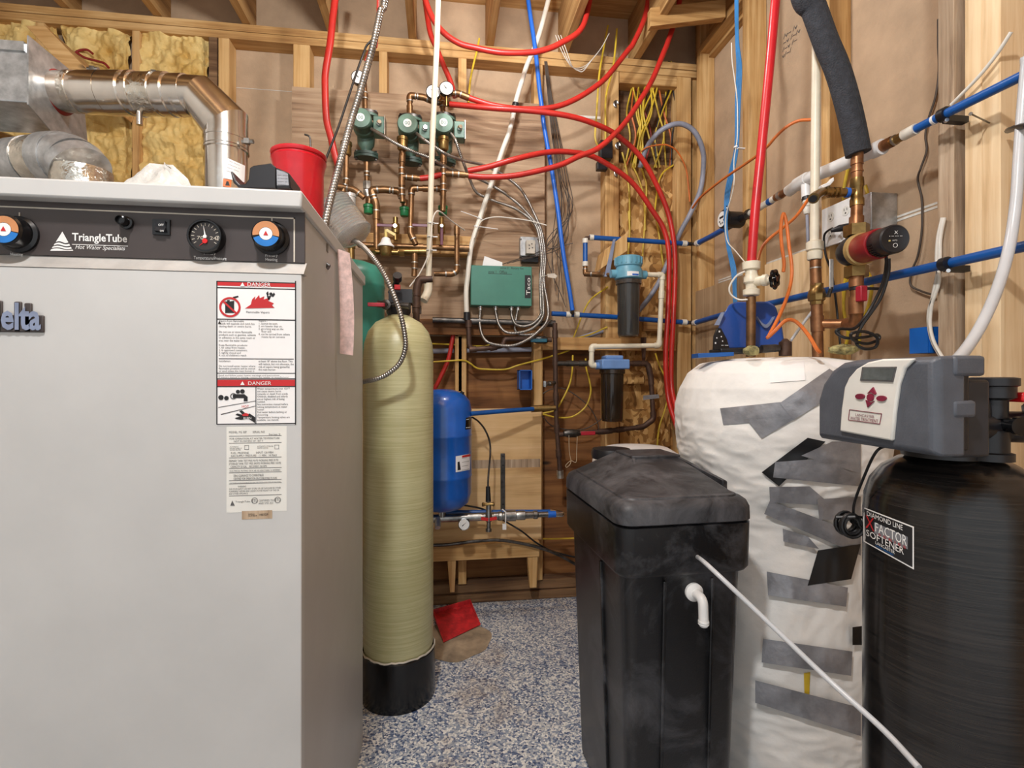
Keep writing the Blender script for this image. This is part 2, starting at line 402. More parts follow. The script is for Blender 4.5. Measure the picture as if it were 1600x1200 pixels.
for a in (-2.3, -1.9): stud_b(a, a+.038)
stud_b(WX(206), WX(218)); stud_b(WX(341), WX(358)); stud_b(WX(326), WX(339), mat='sill')
stud_b(WX(458), WX(484)); stud_b(WX(592), WX(605)); stud_b(WX(716), WX(729))
stud_b(WX(834), WX(848)); stud_b(WX(946), WX(967)); stud_b(WX(1058), WX(1080)); stud_b(WX(1085), WX(1100), y0=YS+.02)
# ledger beam under the filters and its darker run to the left
items.append(('ledger_board', G().box(WX(846, 2.68), WX(1054, 2.68), 2.66, 2.698, WZ(900, 547, 2.66), WZ(900, 527, 2.66)), 'pine_h', .002))
items.append(('ledger_board', G().box(WX(560), WX(845), 2.665, 2.698, WZ(760, 524, 2.68), WZ(760, 500, 2.68)), 'ply_old', .002))
# brown plywood backing board that carries the pumps
items.append(('plywood_board', G().prism([W(456, 135, 2.685), W(851, 163, 2.685), V((WX(851, 2.685), 2.685, WZ(851, 505, 2.685))), V((WX(456, 2.685), 2.685, WZ(851, 505, 2.685)))], (0, .014, 0)), 'ply_brown', 0))
# OSB in the corner bay and the mouth of the cable cavity above it
items.append(('osb_panel', G().box(WX(968), WX(1058), YD-.03, YD-.002, .1, WZ(1000, 256, YD-.03)), 'osb', 0))
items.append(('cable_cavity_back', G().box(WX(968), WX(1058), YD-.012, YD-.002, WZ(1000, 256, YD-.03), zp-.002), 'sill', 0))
items.append(('cavity_header', G().box(WX(968), WX(1058), YS, YD-.013, zp-.06, zp-.001), 'pine_h', .002))
items.append(('osb_strip', G().box(WX(972), WX(1052), 2.74, YD-.031, WZ(1000, 700), WZ(1000, 640)), 'osb', 0))
items.append(('osb_strip', G().box(WX(976), WX(1010), 2.735, YD-.031, WZ(1000, 600), WZ(1000, 585)), 'osb', 0))
items.append(('osb_strip', G().box(WX(1010), WX(1050), 2.74, YD-.031, WZ(1000, 516), WZ(1000, 490)), 'pine_h', 0))
# short brown stud and pale plywood panel behind the pressure tank
items.append(('blocking', G().box(WX(711), WX(722), YS-.0, YD, WZ(716, 612), WZ(716, 525)), 'pine_v', .002))
items.append(('pale_plywood_panel', G().box(WX(560, 2.66), WX(845, 2.66), 2.645, 2.662, WZ(760, 846, 2.65), WZ(845, 638, 2.65)), 'ply_pale', 0))
items.append(('weather_stain', G().box(WX(738, 2.645), WX(844, 2.645), 2.6444, 2.6452, WZ(790, 731, 2.645), WZ(790, 718, 2.645)), 'pine_rough', 0))
items.append(('panel_rail', G().box(WX(560, 2.64), WX(841, 2.64), 2.60, 2.64, WZ(760, 872, 2.62), WZ(760, 848, 2.62)), 'pine_h', .003))
for (a, b) in ((699, 712), (822, 838)):
    x0, x1 = WX(a, 2.65), WX(b, 2.65); items.append(('panel_leg', G().prism([(x0, 2.605, WZ(760, 872, 2.62)), (x1, 2.605, WZ(760, 872, 2.62)), (x1-.006, 2.605, .10), (x0+.012, 2.605, .10)], (0, .04, 0)), 'pine_v', .002))
# drywall seams
items.append(('drywall_seam', G().box(WX(358), WX(456), YD-.002, YD-.0005, WZ(400, 139, YD), WZ(400, 142.5, YD)+.009), 'drywall_seam', 0))
items.append(('drywall_seam', G().box(WX(850), WX(946), YD-.002, YD-.0005, WZ(900, 182, YD)-.006, WZ(900, 182, YD)+.008), 'drywall_seam', 0))
kids(wb, items)
# spray-foam bays left of the drywall: lumpy relief, one piece per bay
for (a, b) in ((-400, -20), (-10, 90), (98, 206), (219, 326)):
    x0, x1 = WX(a, 2.74), WX(b, 2.74); z0, z1 = 1.2, zp; nx, nz_ = 64, 150; g = G(); vv = []; ff = []
    for j in range(nz_+1):
        for i in range(nx+1):
            x = x0+(x1-x0)*i/nx; z = z0+(z1-z0)*j/nz_
            e = min(i, nx-i)/nx; n1 = noise.noise(V((x*9, z*9, 3.1))) + .55*noise.noise(V((x*22, z*22, 1.7))) + .3*noise.noise(V((x*50, z*50, 9)))
            y = 2.735 - .045*n1 - (.02 if e > .06 else 0)
            vv.append(V((x, min(y, YD-.003), z)))
    for j in range(nz_):
        for i in range(nx): q = j*(nx+1)+i; ff.append((q, q+1, q+nx+2, q+nx+1))
    g.add(vv, ff); kids(wb, [('spray_foam', g, 'foam_yellow', 0)])
# ------- right wall
wr = struct('wall_right', G().box(XD, XD+.012, -1.6, YD, 0, ZC), 'drywall')
items = []
def RY(px, X=XS): return R(px, 592, X).y
def stud_r(y0, y1, x0=XS, mat='pine_v', z1=ZC-.04): items.append(('stud', G().box(x0, XD-.001, y0, y1, .04, z1), mat, .002))
stud_r(RY(1117, XD), RY(1117, XD)+.038, XS+.002); stud_r(RY(1170), RY(1160)); stud_r(RY(1296), RY(1283))
stud_r(RY(1496), RY(1471), XS-.012, 'pine_rough'); stud_r(RY(1532), RY(1505), XS+.004, 'pine_pale'); stud_r(RY(1563), RY(1533.5), XS, 'pine_pale')
for y in (.72, .32, -.08, -.5): stud_r(y, y+.038, XS, 'pine_pale')
items.append(('sill_plate', G().box(XS, XD, -1.6, 2.66, 0, .038), 'pine_y', .002))
items.append(('top_plate', G().box(XS, XD, -1.6, 2.66, zp+.1, zp+.138), 'pine_y', .002))
zs = R(1475, 312, XD).z
for d in (0, .012): items.append(('drywall_seam', G().box(XD-.0015, XD-.0002, RY(1465, XD), 2.6, zs-.006-d, zs+.001-d), 'drywall_seam', 0))
p0, p1 = R(1083, 458, XS-.003), R(1160, 432, XS-.003)
items.append(('plywood_patch', G().box(XS-.016, XS-.001, RY(1166, XS), min(p0.y, 2.655), .7, p1.z), 'ply_grey', .001))
items.append(('plywood_patch', G().box(XS-.016, XS-.001, RY(1282, XS), RY(1200, XS), .7, R(1240, 400, XS).z), 'pine_pale', .001))
kids(wr, items)
# pencilled note on the drywall
a = R(1222, 92, XD-.001)
kids(wr, [('pencil_note', text_g('/v~ /v\n~v /~/v\n/~v /~\nv/~/', a, (0, -1, -.12), (0, -.12, 1), width=.11, height=.10, lift=.001), 'print_grey', 0)])
wl = struct('wall_left', G().box(XL-.012, XL, -1.6, YD, 0, ZC), 'wall_white')
ce = struct('ceiling', G().box(XL, XD, -1.6, YD, ZC, ZC+.02), 'pine_h')
items = []
for i in range(10):
    x = -2.2+i*.406
    items.append(('joist', G().box(x, x+.038, -1.6, YD, zp+.08, ZC-.001), 'pine_y', .002))
kids(ce, items)
b0 = V((.98, 2.42, zp-.02))
kids(ce, [('brace', G().prism([(1.0, 2.36, zp+.02), (1.39, 2.36, zp+.10), (1.39, 2.36, zp+.19), (1.0, 2.36, zp+.11)], (0, .038, 0)), 'pine_h', .002)])
# ceiling bulbs (above the frame): porcelain holder, glass
for i, (lp, lw, lr) in enumerate(LAMPS):
    t = Thing('ceiling_bulb', ['bare ceiling bulb in a porcelain holder above the boiler front', 'bare ceiling bulb in a porcelain holder near the back wall'][i], 'lamp', 'bare ceiling bulbs')
    x, y, z = lp; zj = zp+.08
    t.part('holder', G().rev((x, y, z+.04), (0, 0, 1), [(.02, 0), (.03, .01), (.055, .045), (.055, zj-z-.04)], 20), 'pvc_white')
    t.part('bulb', G().rev((x, y, z-.02), (0, 0, 1), [(.004, 0), (.02, .006), (.03, .025), (.028, .045), (.014, .07)], 20), 'bulb_glass')
    t.done()
# ================================================================== LARGE OBJECTS
# ------- boiler
YF = .985; XB = -.253; XW = -.86
zt = W(470, 297, YF-.03).z; zl = W(470, 325, YF-.03).z; zpan = W(460, 411, YF).z
t = Thing('boiler', 'light grey hydronic boiler cabinet with a dark control panel and danger labels', 'boiler')
t.part('cabinet', G().box(XW, XB, YF, 1.71, 0, zl+.002), 'boiler_paint', bev=.003)
t.part('lid', G().box(XW-.012, XB+.006, YF-.03, 1.725, zl, zt), 'boiler_door', bev=.004)
xr = W(477, 370, YF).x
pan = t.part('control_panel', G().box(XW+.004, xr, YF-.004, YF, zpan, W(470, 329, YF).z), 'panel_dark')
YP = YF-.004
g = G(); z = W(400, 339, YP).z; x1 = W(461, 380, YP).x; g.box(XW+.02, x1, YP-.0008, YP, z-.0012, z+.0012); g.box(x1-.0024, x1, YP-.0008, YP, zpan+.001, z+.0012)
t.part('panel_line', g, 'cream_print', pan)
YDR = YF-.022; zd = W(460, 428, YDR).z; xd_ = W(471, 700, YDR).x
t.part('door', G().box(XW+.004, xd_, YDR, YF-.0005, .06, zd), 'boiler_door', bev=.002)
t.part('trim_strip', G().prism([(XW+.004, YF, zpan), (XW+.004, YDR-.001, zd), (XW+.004, YF, zd)], (xd_-XW-.004+.004, 0, 0)), 'strip_alu')
# knobs, gauge, switch, reset button
def dial(px, py, name, kind):
    c = W(px, py, YP); k = t.part(name, G().rev(c, (0, -1, 0), [(.031, 0), (.031, .005), (.026, .008), (.0255, .029), (.023, .032)], 30), 'black_gloss')
    c2 = c+V((0, -.0325, 0))
    for (a0, a1, m_, r0, r1) in ((-.2, 3.3, 'knob_orange', .0115, .0222), (3.5, 6.0, 'knob_blue', .0115, .0222), (0, 6.2832, 'label_white', .001, .011)):
        vv = []; ff = []; N = 18
        for i in range(N+1):
            a = a0+(a1-a0)*i/N; vv += [c2+V((r0*math.cos(a), -.0006, r0*math.sin(a))), c2+V((r1*math.cos(a), -.0006, r1*math.sin(a)))]
        for i in range(N): ff.append((2*i, 2*i+1, 2*i+3, 2*i+2))
        t.part('dial_scale', G().add(vv, ff), m_, k)
    t.part('pointer', G().prism([c2+V((0, -.0012, .005)), c2+V((-.004, -.0012, -.003)), c2+V((.004, -.0012, -.003))], (0, .0004, 0)), 'danger_red', k)
    t.part('index_mark', G().box(c.x-.001, c.x+.001, YP-.001, YP, c.z+.030, c.z+.038), 'cream_print', pan)
dial(31, 367, 'control_knob', 0); dial(425, 373, 'control_knob', 1)
c = W(326, 372, YP)
gp = t.part('pressure_gauge', G().rev(c, (0, -1, 0), [(.0295, 0), (.0295, .016), (.028, .018), (.0255, .018), (.0245, .012)], 34), 'black_gloss')
t.part('gauge_face', G().cyl(c+V((0, -.0125, 0)), c+V((0, -.0130, 0)), .0247, n=34), 'gauge_dark', gp)
g = G()
for i in range(15):
    a = math.radians(215-i*250/14); g.add([c+V((math.cos(a)*q+math.sin(a)*w, -.0136, math.sin(a)*q-math.cos(a)*w)) for q, w in ((.018, -.0005), (.0228, -.0005), (.0228, .0005), (.018, .0005))], [(0, 1, 2, 3)])
t.part('gauge_marks', g, 'cream_print', gp)
t.part('gauge_needle', G().prism([c+V((-.001, -.0142, 0)), c+V((-.003, -.0142, .019)), c+V((.0015, -.0142, 0))], (0, .0004, 0)).cyl(c+V((0, -.013, -.001)), c+V((0, -.0155, -.001)), .003, n=12), 'white_print', gp)
t.part('gauge_set_hand', G().cyl(c+V((0, -.013, -.009)), c+V((0, -.0155, -.009)), .0042, n=14).prism([c+V((-.001, -.0142, -.009)), c+V((-.010, -.0142, -.018)), c+V((.001, -.0142, -.010))], (0, .0004, 0)), 'red_bright', gp)
t.part('gauge_numbers', wtext('70   248', (308, 374), (344, 370), c.y-.0128), 'cream_print', gp)
a, b = W(240, 343, YP), W(267, 368, YP); sw = t.part('switch_frame', G().box(a.x, b.x, YP-.004, YP, b.z, a.z), 'black_gloss')
t.part('switch_rocker', G().prism([(a.x+.006, YP-.004, b.z+.004), (a.x+.006, YP-.010, b.z+.005), (a.x+.006, YP-.005, (a.z+b.z)/2), (a.x+.006, YP-.008, a.z-.004), (a.x+.006, YP-.004, a.z-.004)], (b.x-a.x-.012, 0, 0)), 'black_plastic', sw)
t.part('switch_lettering', wtext('OFF', (247.5, 353), (256, 350), YP-.0085).join(wtext('ON', (250, 362), (256, 359.5), YP-.0098)), 'white_print', sw)
c = W(199, 349, YP); rb = t.part('reset_button', G().rev(c, (0, -1, 0), [(.011, 0), (.011, .006), (.008, .007), (.008, .022), (.0065, .023), (.006, .018)], 20), 'black_gloss')
# panel lettering and the triangle emblem
for (s_, p0_, p1_, kw) in (('TriangleTube', (113, 380), (199, 367), {'off': .02}), ('Hot Water Specialists', (118, 391), (196, 385), {'shear': .35}), ('Primary', (319, 399), (337, 395), {}), ('Temperature/Pressure', (303, 407), (354, 401.5), {}), ('Primary\nHeating', (415, 409), (434, 397), {}), ('Domestic\nHeating', (17, 401), (41, 389), {})):
    t.part('panel_lettering', wtext(s_, p0_, p1_, YP, **kw), 'white_print', pan)
g = G(); g.box(W(113, 383, YP).x, W(200, 383, YP).x, YP-.0008, YP, W(150, 383.5, YP).z, W(150, 382.7, YP).z)
def tri(bands):
    gg = G()
    A, B, Cc = W(98, 362, YP), W(79, 392, YP), W(115, 392, YP)
    for (q0, q1, dip) in bands:
        N = 8; vv = []
        for i in range(N+1):
            s_ = i/N
            for q in (q0, q1):
                p = A+(B-A)*q; r_ = A+(Cc-A)*q; m_ = p+(r_-p)*s_; m_ = m_+V((0, -.0008, dip*math.sin(s_*6.0)*.0016*(0 if q in (0, 1) else 1))); vv.append(m_)
        gg.add(vv, [(2*i, 2*i+1, 2*i+3, 2*i+2) for i in range(N)])
    return gg
g.join(tri([(0, .55, 1), (.62, .72, 1), (.78, .87, 1), (.92, 1, 1)])); t.part('triangle_emblem', g, 'white_print', pan)
# raised name badge
a, b = W(-16, 519, YDR), W(72, 470, YDR)
t.part('name_badge_back', G().box(W(-18, 500, YDR).x, W(71, 500, YDR).x, YDR-.004, YDR, W(0, 519, YDR).z, W(0, 492, YDR).z).box(W(-5, 500, YDR).x, W(6, 500, YDR).x, YDR-.004, YDR, W(0, 519, YDR).z, W(0, 470, YDR).z).box(W(24, 500, YDR).x, W(36, 500, YDR).x, YDR-.004, YDR, W(0, 519, YDR).z, W(0, 471, YDR).z).box(W(40, 500, YDR).x, W(52, 500, YDR).x, YDR-.004, YDR, W(0, 519, YDR).z, W(0, 473, YDR).z), 'panel_dark', bev=.002)
bd = text_g('delta', (a.x, YDR-.004, W(0, 516, YDR).z), XA, ZA, width=W(68, 500, YDR).x-a.x, height=W(0, 473, YDR).z-W(0, 516, YDR).z, lift=.002, off=.03)
t.part('name_badge_letters', bd, 'hood_silver')
# danger label
YL = YDR-.0006
lab = t.part('danger_label', rect((338.5, 439), (462, 663.5), YDR, .0006), 'label_white')
g = G()
def hline(px0, px1, py, w=.0009):
    a = W(px0, py, YL); b = W(px1, py, YL); g.box(a.x, b.x, YL-.0005, YL, a.z-w, a.z+w)
def vline(px, py0, py1, w=.0009):
    a = W(px, py0, YL); b = W(px, py1, YL); g.box(a.x-w, a.x+w, YL-.0005, YL, a.z, b.z)
for y in (439.5, 449.3, 498.5, 592, 604, 663): hline(339, 462, y)
hline(342, 459, 560.5, .0006); hline(339, 462, 583, .0006)
vline(339, 439, 663.5); vline(461.8, 439, 663.5); vline(400, 604, 663, .0006)
t.part('label_rules', g, 'print_black', lab)
t.part('label_red_bands', rect((340, 440), (461, 449), YL, .0004).join(rect((340, 593.5), (461, 603), YL, .0004)), 'danger_red', lab)
YT = YL-.0006
g = wtext('DANGER', (387, 447.4), (423, 441.8), YT).join(wtext('DANGER', (388, 601.5), (424, 596), YT))
for yy in (447.2, 601.7):
    g.prism([W(375.5, yy, YT)+V((0, -.0006, 0)), W(382.5, yy, YT)+V((0, -.0006, 0)), W(379, yy-6, YT)+V((0, -.0006, 0))], (0, .0003, 0))
t.part('label_white_letters', g, 'white_print', lab)
L1 = 'Vapors from flammable\nliquids will explode and catch fire\ncausing death or severe burns.'
L2 = 'Do not use or store flammable\nproducts such as gasoline, solvents\nor adhesives in the same room or\narea near the water heater.'
L3 = 'Keep flammable products:\n1. far away from heater,\n2. in approved containers,\n3. tightly closed and\n4. out of children\'s reach'
L4 = 'Vapors :\n1. cannot be seen,\n2. are heavier than air,\n3. go a long way on the\n    floor and\n4. can be carried from others\n    rooms by air currents'
L5 = 'Installation:\n\nDo not install water heater where\nflammable products will be stored\nor used unless the main burner is'
L6 = 'at least 18" above the floor. This\nwill reduce, but not eliminate, the\nrisk of vapors being ignited by\nthe main burner.'
L7 = 'Read and follow water heater warnings and instructions.\nIf owners manual is missing, contact the retailer or manufacturer.'
L8 = 'Water temperature over 125°F\ncan cause severe burns\ninstantly or death from scalds.\nChildren, disabled and elderly\nare at highest risk of being\nscalded.\nSee instruction manual before\nsetting temperature at water\nheater.\nFeel water before bathing or\nshowering.\nTemperature limiting valves are\navailable, see manual.'
g = G()
for (s_, p0, p1) in ((L1, (342, 512), (398, 500.5)), (L2, (342, 533.5), (400, 517.5)), (L3, (342, 556.5), (387, 538)), (L4, (404, 528.5), (453, 500.5)), (L5, (342, 581), (399, 563)), (L6, (404, 579), (459, 563)), (L7, (342, 591), (452, 585.5)), (L8, (402, 658), (453, 605.5)), ('Flammable Vapors', (385, 490), (421, 486.5))):
    g.join(wtext(s_, p0, p1, YL))
t.part('label_print', g, 'print_black', lab)
# pictograms: no-fuel ring and can, flames, running figure, taps and hand
def disc_ring(px, py, r0, r1, Y, N=28):
    c = W(px, py, Y); s_ = abs(W(px+1, py, Y).x-c.x); vv = []
    for i in range(N): a = 2*math.pi*i/N; vv += [c+V((r0*s_*math.cos(a), -.0008, r0*s_*math.sin(a))), c+V((r1*s_*math.cos(a), -.0008, r1*s_*math.sin(a)))]
    return G().add(vv, [(2*i, 2*i+1, (2*i+3) % (2*N), (2*i+2) % (2*N)) for i in range(N)])
def poly(pts, Y, lift=.0006): return G().prism([W(p[0], p[1], Y)+V((0, -lift, 0)) for p in pts], (0, .0003, 0))
t.part('label_red_art', disc_ring(359.5, 480, 13.5, 16.8, YL).join(poly([(347, 471), (349, 469), (371, 489), (369, 491)], YL, .0010)).join(
    poly([(383, 482), (392, 476), (394, 468), (399, 463), (398, 469), (405, 461), (406, 466), (413, 463), (412, 468), (422, 465), (419, 470), (428, 474), (425, 477), (429, 481)], YL)).join(wtext('HOT', (378, 637), (389, 633), YL)).join(poly([(378, 648), (384, 645), (389, 647), (388, 650), (380, 650)], YL, .0009)), 'danger_red', lab)
g = poly([(352, 471), (355, 471), (355, 469), (359, 469), (359, 471), (366, 470), (366, 489), (352, 489)], YL).join(poly([(364, 464), (372, 462), (373, 464), (365, 467)], YL))
t.part('fuel_can_art', g, 'print_black', lab); g = G()
g.join(disc_ring(423.5, 459.5, .1, 2.6, YL)).join(poly([(417, 463), (424, 462), (421, 469), (419, 468)], YL)).join(poly([(416, 458), (419, 455), (420, 460), (418, 464)], YL)).join(poly([(428, 457), (430, 460), (427, 464), (424, 463)], YL))
t.part('running_figure_art', g, 'print_black', lab); g = G()
g.join(disc_ring(345.5, 621, .1, 4.2, YL)).join(disc_ring(354, 622, .1, 3.6, YL)).join(disc_ring(372, 612, .1, 3.2, YL)).join(disc_ring(379, 611.5, .1, 3.6, YL)).join(disc_ring(365, 619, 3.8, 5, YL)).join(
    poly([(364, 616), (382, 616), (387, 620), (387, 627), (381, 627), (381, 622), (364, 622)], YL)).join(poly([(399, 661), (388, 654), (377, 656), (370, 655), (367, 653), (375, 651), (368, 648), (371, 646), (379, 648), (374, 642), (378, 641), (386, 648), (390, 646), (399, 652)], YL))
t.part('taps_and_hand_art', g, 'print_black', lab); g = G()
g.join(poly([(341, 636.2), (400, 626), (400, 626.6), (341, 637)], YL)).join(poly([(345, 647), (399, 634), (399, 634.6), (346, 648)], YL)).join(poly([(343, 501), (345.5, 506), (340.8, 506)], YL))
t.part('basin_lines_art', g, 'print_black', lab)
t.part('label_burn_word', wtext('BURN', (381, 655), (393, 651.5), YL, lift=.0012), 'white_print', lab)
# rating plate and serial sticker
rp = t.part('rating_plate', rect((354, 667), (448, 798), YDR, .0004), 'ctrl_white')
g = G(); YR_ = YDR-.0004
for (s_, p0, p1) in (('MODEL: PG 30P        SERIAL NO', (358, 677), (414, 673)), ('Series 2', (420, 680), (438, 677)), ('FOR OPERATION AT WATER TEMPERATURE\n      NOT IN EXCESS OF 180° F', (359, 691), (437, 683)),
    ('AUTOMATIC\nINSTANTANEOUS\nWATER HEATER', (359, 704), (378, 697)), ('AUTOMATIC STORAGE\nWATER HEATER', (402, 701), (427, 696)), ('FUEL: PROPANE          INPUT 120 MBH\nGAS SUPPLY PRESSURE   11 MIN   14 MAX', (361, 714), (433, 705)),
    ('PRIMARY TANK TEST PRES 90 PSI WORKING PRES 30 PSI\nSTORAGE TANK TEST PRES 300 PSI WORKING PRES 150 PSI\n   CAPACITY 20 GAL    RECOVERY 150 GPH', (358, 731), (439, 717)), ('ELECTRICAL RATING 120 V, 60 HZ LESS THAN 12 AMPERES', (359, 737.5), (438, 733)),
    ('ZERO CLEARANCE TO COMBUSTIBLES\nCERTIFIED FOR OPERATION ON COMBUSTIBLE FLOORS', (365, 750), (433, 740)), ('SUITABLE FOR POTABLE WATER HEATING AND SPACE HEATING', (360, 755), (439, 752)),
    ('                  WARNING\nFOR YOUR SAFETY: DO NOT STORE OR USE GASOLINE OR OTHER\nFLAMMABLE VAPORS AND LIQUIDS IN THE VICINITY OF THIS OR\nANY OTHER APPLIANCE', (358, 773), (439, 757)), ('TriangleTube', (368, 786), (391, 782)), ('ETL', (394, 784.5), (402, 780)), ('ETL', (430, 783), (438, 778.5)), ('CERTIFIED TO\nANSI STD Z21', (404, 788), (428, 780))):
    g.join(wtext(s_, p0, p1, YR_))
def hl(px0, px1, py): a = W(px0, py, YR_); b = W(px1, py, YR_); g.box(a.x, b.x, YR_-.0004, YR_, a.z-.0004, a.z+.0004)
for y in (681.5, 692.5, 715.5, 732, 738.8, 751, 756, 775): hl(358, 440, y)
g.join(poly([(360, 790), (363, 782), (367, 790)], YR_)).join(disc_ring(398, 782, 4.2, 5, YR_)).join(disc_ring(434, 781, 4.2, 5, YR_))
for (px0, py0) in ((382, 696), (429, 695)):
    for q in ((px0, py0, px0+7, py0+.5), (px0, py0+6, px0+7, py0+6.5), (px0, py0, px0+.5, py0+6), (px0+6.5, py0, px0+7, py0+6.5)): g.join(rect(q[:2], q[2:], YR_, .0004))
t.part('rating_print', g, 'print_grey', rp)
ss = t.part('serial_sticker', rect((378, 798.5), (425.5, 810), YDR, .0005), 'pine_rough')
t.part('serial_print', wtext('SERIAL\nNUMBER', (388, 807), (402, 802), YDR-.0005).join(wtext('H903529', (405, 806), (419, 802), YDR-.0005)), 'print_black', ss)
t.done()
# pink service tag hanging on the cabinet side
p = [R(523, 394, XB+.004), R(540, 408, XB+.004)]; g = G(); vv = []
for i in range(13):
    q = i/12; z = R(530, 396, XB).z*(1-q)+R(530, 553, XB).z*q; bow = .004+.014*math.sin(q*2.6)
    y0 = R(524, 430, XB).y+.02*q; vv += [V((XB+.003+bow*.3, y0, z)), V((XB+.026+bow*.6, y0+.022, z-.004))]
g.add(vv, [(2*i, 2*i+1, 2*i+3, 2*i+2) for i in range(12)]); g.add([v_+V((.0012, 0, 0)) for v_ in vv], [(2*i, 2*i+2, 2*i+3, 2*i+1) for i in range(12)])
single('service_tag', 'long pink paper service tag hanging on the side of the boiler', 'tag', g, 'paper_pink')
# ------- fibreglass filter tank with black foot
cx, cy = -.16, 1.965; t = Thing('filter_tank', 'tall cream fibreglass water filter tank standing in a black foot', 'tank')
t.part('tank_body', G().rev((cx, cy, 0), (0, 0, 1), [(.122, .15), (.129, .2), (.129, 1.27), (.126, 1.31), (.112, 1.355), (.085, 1.39), (.05, 1.41), (.035, 1.42)], 48), 'frp', angle=60)
t.part('foot', G().rev((cx, cy, 0), (0, 0, 1), [(.134, 0), (.136, .02), (.136, .175), (.130, .18), (.13, .16)], 48), 'black_gloss')
ed = G()
vv = []
for k in range(64): a = 2*math.pi*k/64; vv.append(V((cx+.1335*math.cos(a), cy+.1335*math.sin(a), .182+.006*noise.noise(V((math.cos(a)*6, math.sin(a)*6, 0))))))
ed.tube(vv+[vv[0]], [.003+.002*abs(noise.noise(V((k*.7, 0, 2)))) for k in range(65)], 6, cap=False); t.part('glue_edge', ed, 'cream_print')
vh = t.part('valve_head', G().rev((cx, cy, 0), (0, 0, 1), [(.038, 1.415), (.045, 1.43), (.045, 1.46), (.03, 1.465), (.03, 1.50)], 24).obox((cx+.01, cy-.01, 1.485), (.085, .075, .05)), 'black_plastic')
t.part('valve_knob', G().tube(cr([D(610, 458, 1.92), D(617, 447, 1.9), D(621, 437, 1.86)]), .011, 10).cyl(D(621, 437, 1.86), D(621, 430, 1.84), .016), 'black_plastic', vh)
t.part('red_button', G().obox(D(621, 449, 1.84), (.02, .02, .016)), 'red_bright', vh)
t.done()
def union_pipe(name, label, pts, r, mat, grp=None, coup=()): return run(name, label, 'pipe', pts, r, mat, grp, rad=.02, coup=coup)
# ------- teal expansion tank behind the boiler
c = D(549, 592, 2.25); c.z = 0; zt1 = D(600, 410, 2.25).z
t = Thing('expansion_tank', 'teal green expansion tank half hidden behind the boiler side', 'tank')
t.part('shell', G().rev((c.x, c.y, 0), (0, 0, 1), [(.02, zt1-.46), (.09, zt1-.44), (.135, zt1-.38), (.142, zt1-.32), (.142, zt1-.115), (.145, zt1-.108), (.142, zt1-.10), (.140, zt1-.06), (.12, zt1-.02), (.07, zt1), (.02, zt1+.004)], 36), 'teal_tank', angle=50)
t.part('neck', G().rev((c.x, c.y, zt1), (0, 0, 1), [(.014, 0), (.014, .06), (.018, .062), (.018, .085)], 16), 'brass')
zm_ = W(650, 384, 2.52).z; t.part('supply_pipe', G().tube(fillet([V((c.x, c.y, zt1+.07)), V((c.x, c.y, zm_)), V((c.x, 2.54, zm_)), V((W(562, 384, 2.54).x, 2.54, zm_))], .03), .012, 12), 'copper'); t.done()
# ------- blue pressure tank on the pipe manifold
c = D(691, 592, 2.42); cx, cy = c.x, c.y; z0 = D(691, 797, 2.42).z; z1 = D(691, 608, 2.42).z
t = Thing('pressure_tank', 'bright blue steel pressure tank beside the cream fibreglass tank', 'tank')
H = z1-z0
sh = t.part('shell', G().rev((cx, cy, z0), (0, 0, 1), [(.03, 0), (.09, .012), (.125, .04), (.138, .085), (.139, .16), (.1415, .165), (.139, .172), (.139, H-.22), (.141, H-.216), (.139, H-.21), (.139, H-.10), (.130, H-.055), (.10, H-.02), (.05, H-.003), (.012, H)], 44), 'blue_tank', angle=50)
t.part('air_valve_cap', G().cyl(D(721, 616, 2.40), D(723, 612, 2.40), .010, n=10), 'black_plastic')
bv = BVHTree.FromPolygons([tuple(p) for p in t.p[0][1].v], [f for f in t.p[0][1].f], all_triangles=False)
def on_mesh(bvh, px, py, lift=.002):
    d = ray(px, py).normalized(); h = bvh.ray_cast(CO, d)
    return (h[0]-d*lift) if h[0] is not None else None
def decal(bvh, quad, lift=.0015, nu=8, nv=8):           # patch lying on a surface: quad = tl, tr, br, bl pixels
    g = G(); vv = []; ok = []
    for j in range(nv+1):
        for i in range(nu+1):
            u, w = i/nu, j/nv; tl, tr, br, bl = quad
            px = (tl[0]*(1-u)+tr[0]*u)*(1-w)+(bl[0]*(1-u)+br[0]*u)*w; py = (tl[1]*(1-u)+tr[1]*u)*(1-w)+(bl[1]*(1-u)+br[1]*u)*w
            p = on_mesh(bvh, px, py, lift); ok.append(p is not None); vv.append(p or V((0, 0, -9)))
    ff = []
    for j in range(nv):
        for i in range(nu):
            q = (j*(nu+1)+i, j*(nu+1)+i+1, (j+1)*(nu+1)+i+1, (j+1)*(nu+1)+i)
            if all(ok[k] for k in q): ff.append(q)
    used = sorted({k for f in ff for k in f}); mp = {k: i for i, k in enumerate(used)}
    return g.add([vv[k] for k in used], [tuple(mp[k] for k in f) for f in ff])
def decal_text(bvh, body, quad, lift=.0028, **kw):
    f = text_g(body, (0, 0, 0), (1, 0, 0), (0, 1, 0), width=1, height=1, lift=0, **kw); out = []; bad = set()
    tl, tr, br, bl = quad
    for i, p in enumerate(f.v):
        u, w = p.x, 1-p.y
        px = (tl[0]*(1-u)+tr[0]*u)*(1-w)+(bl[0]*(1-u)+br[0]*u)*w; py = (tl[1]*(1-u)+tr[1]*u)*(1-w)+(bl[1]*(1-u)+br[1]*u)*w
        q = on_mesh(bvh, px, py, lift)
        if q is None: bad.add(i); q = V((0, 0, -9))
        out.append(q)
    ff = [x for x in f.f if not any(k in bad for k in x)]; used = sorted({k for x in ff for k in x}); mp = {k: i for i, k in enumerate(used)}
    return G().add([out[k] for k in used], [tuple(mp[k] for k in x) for x in ff])
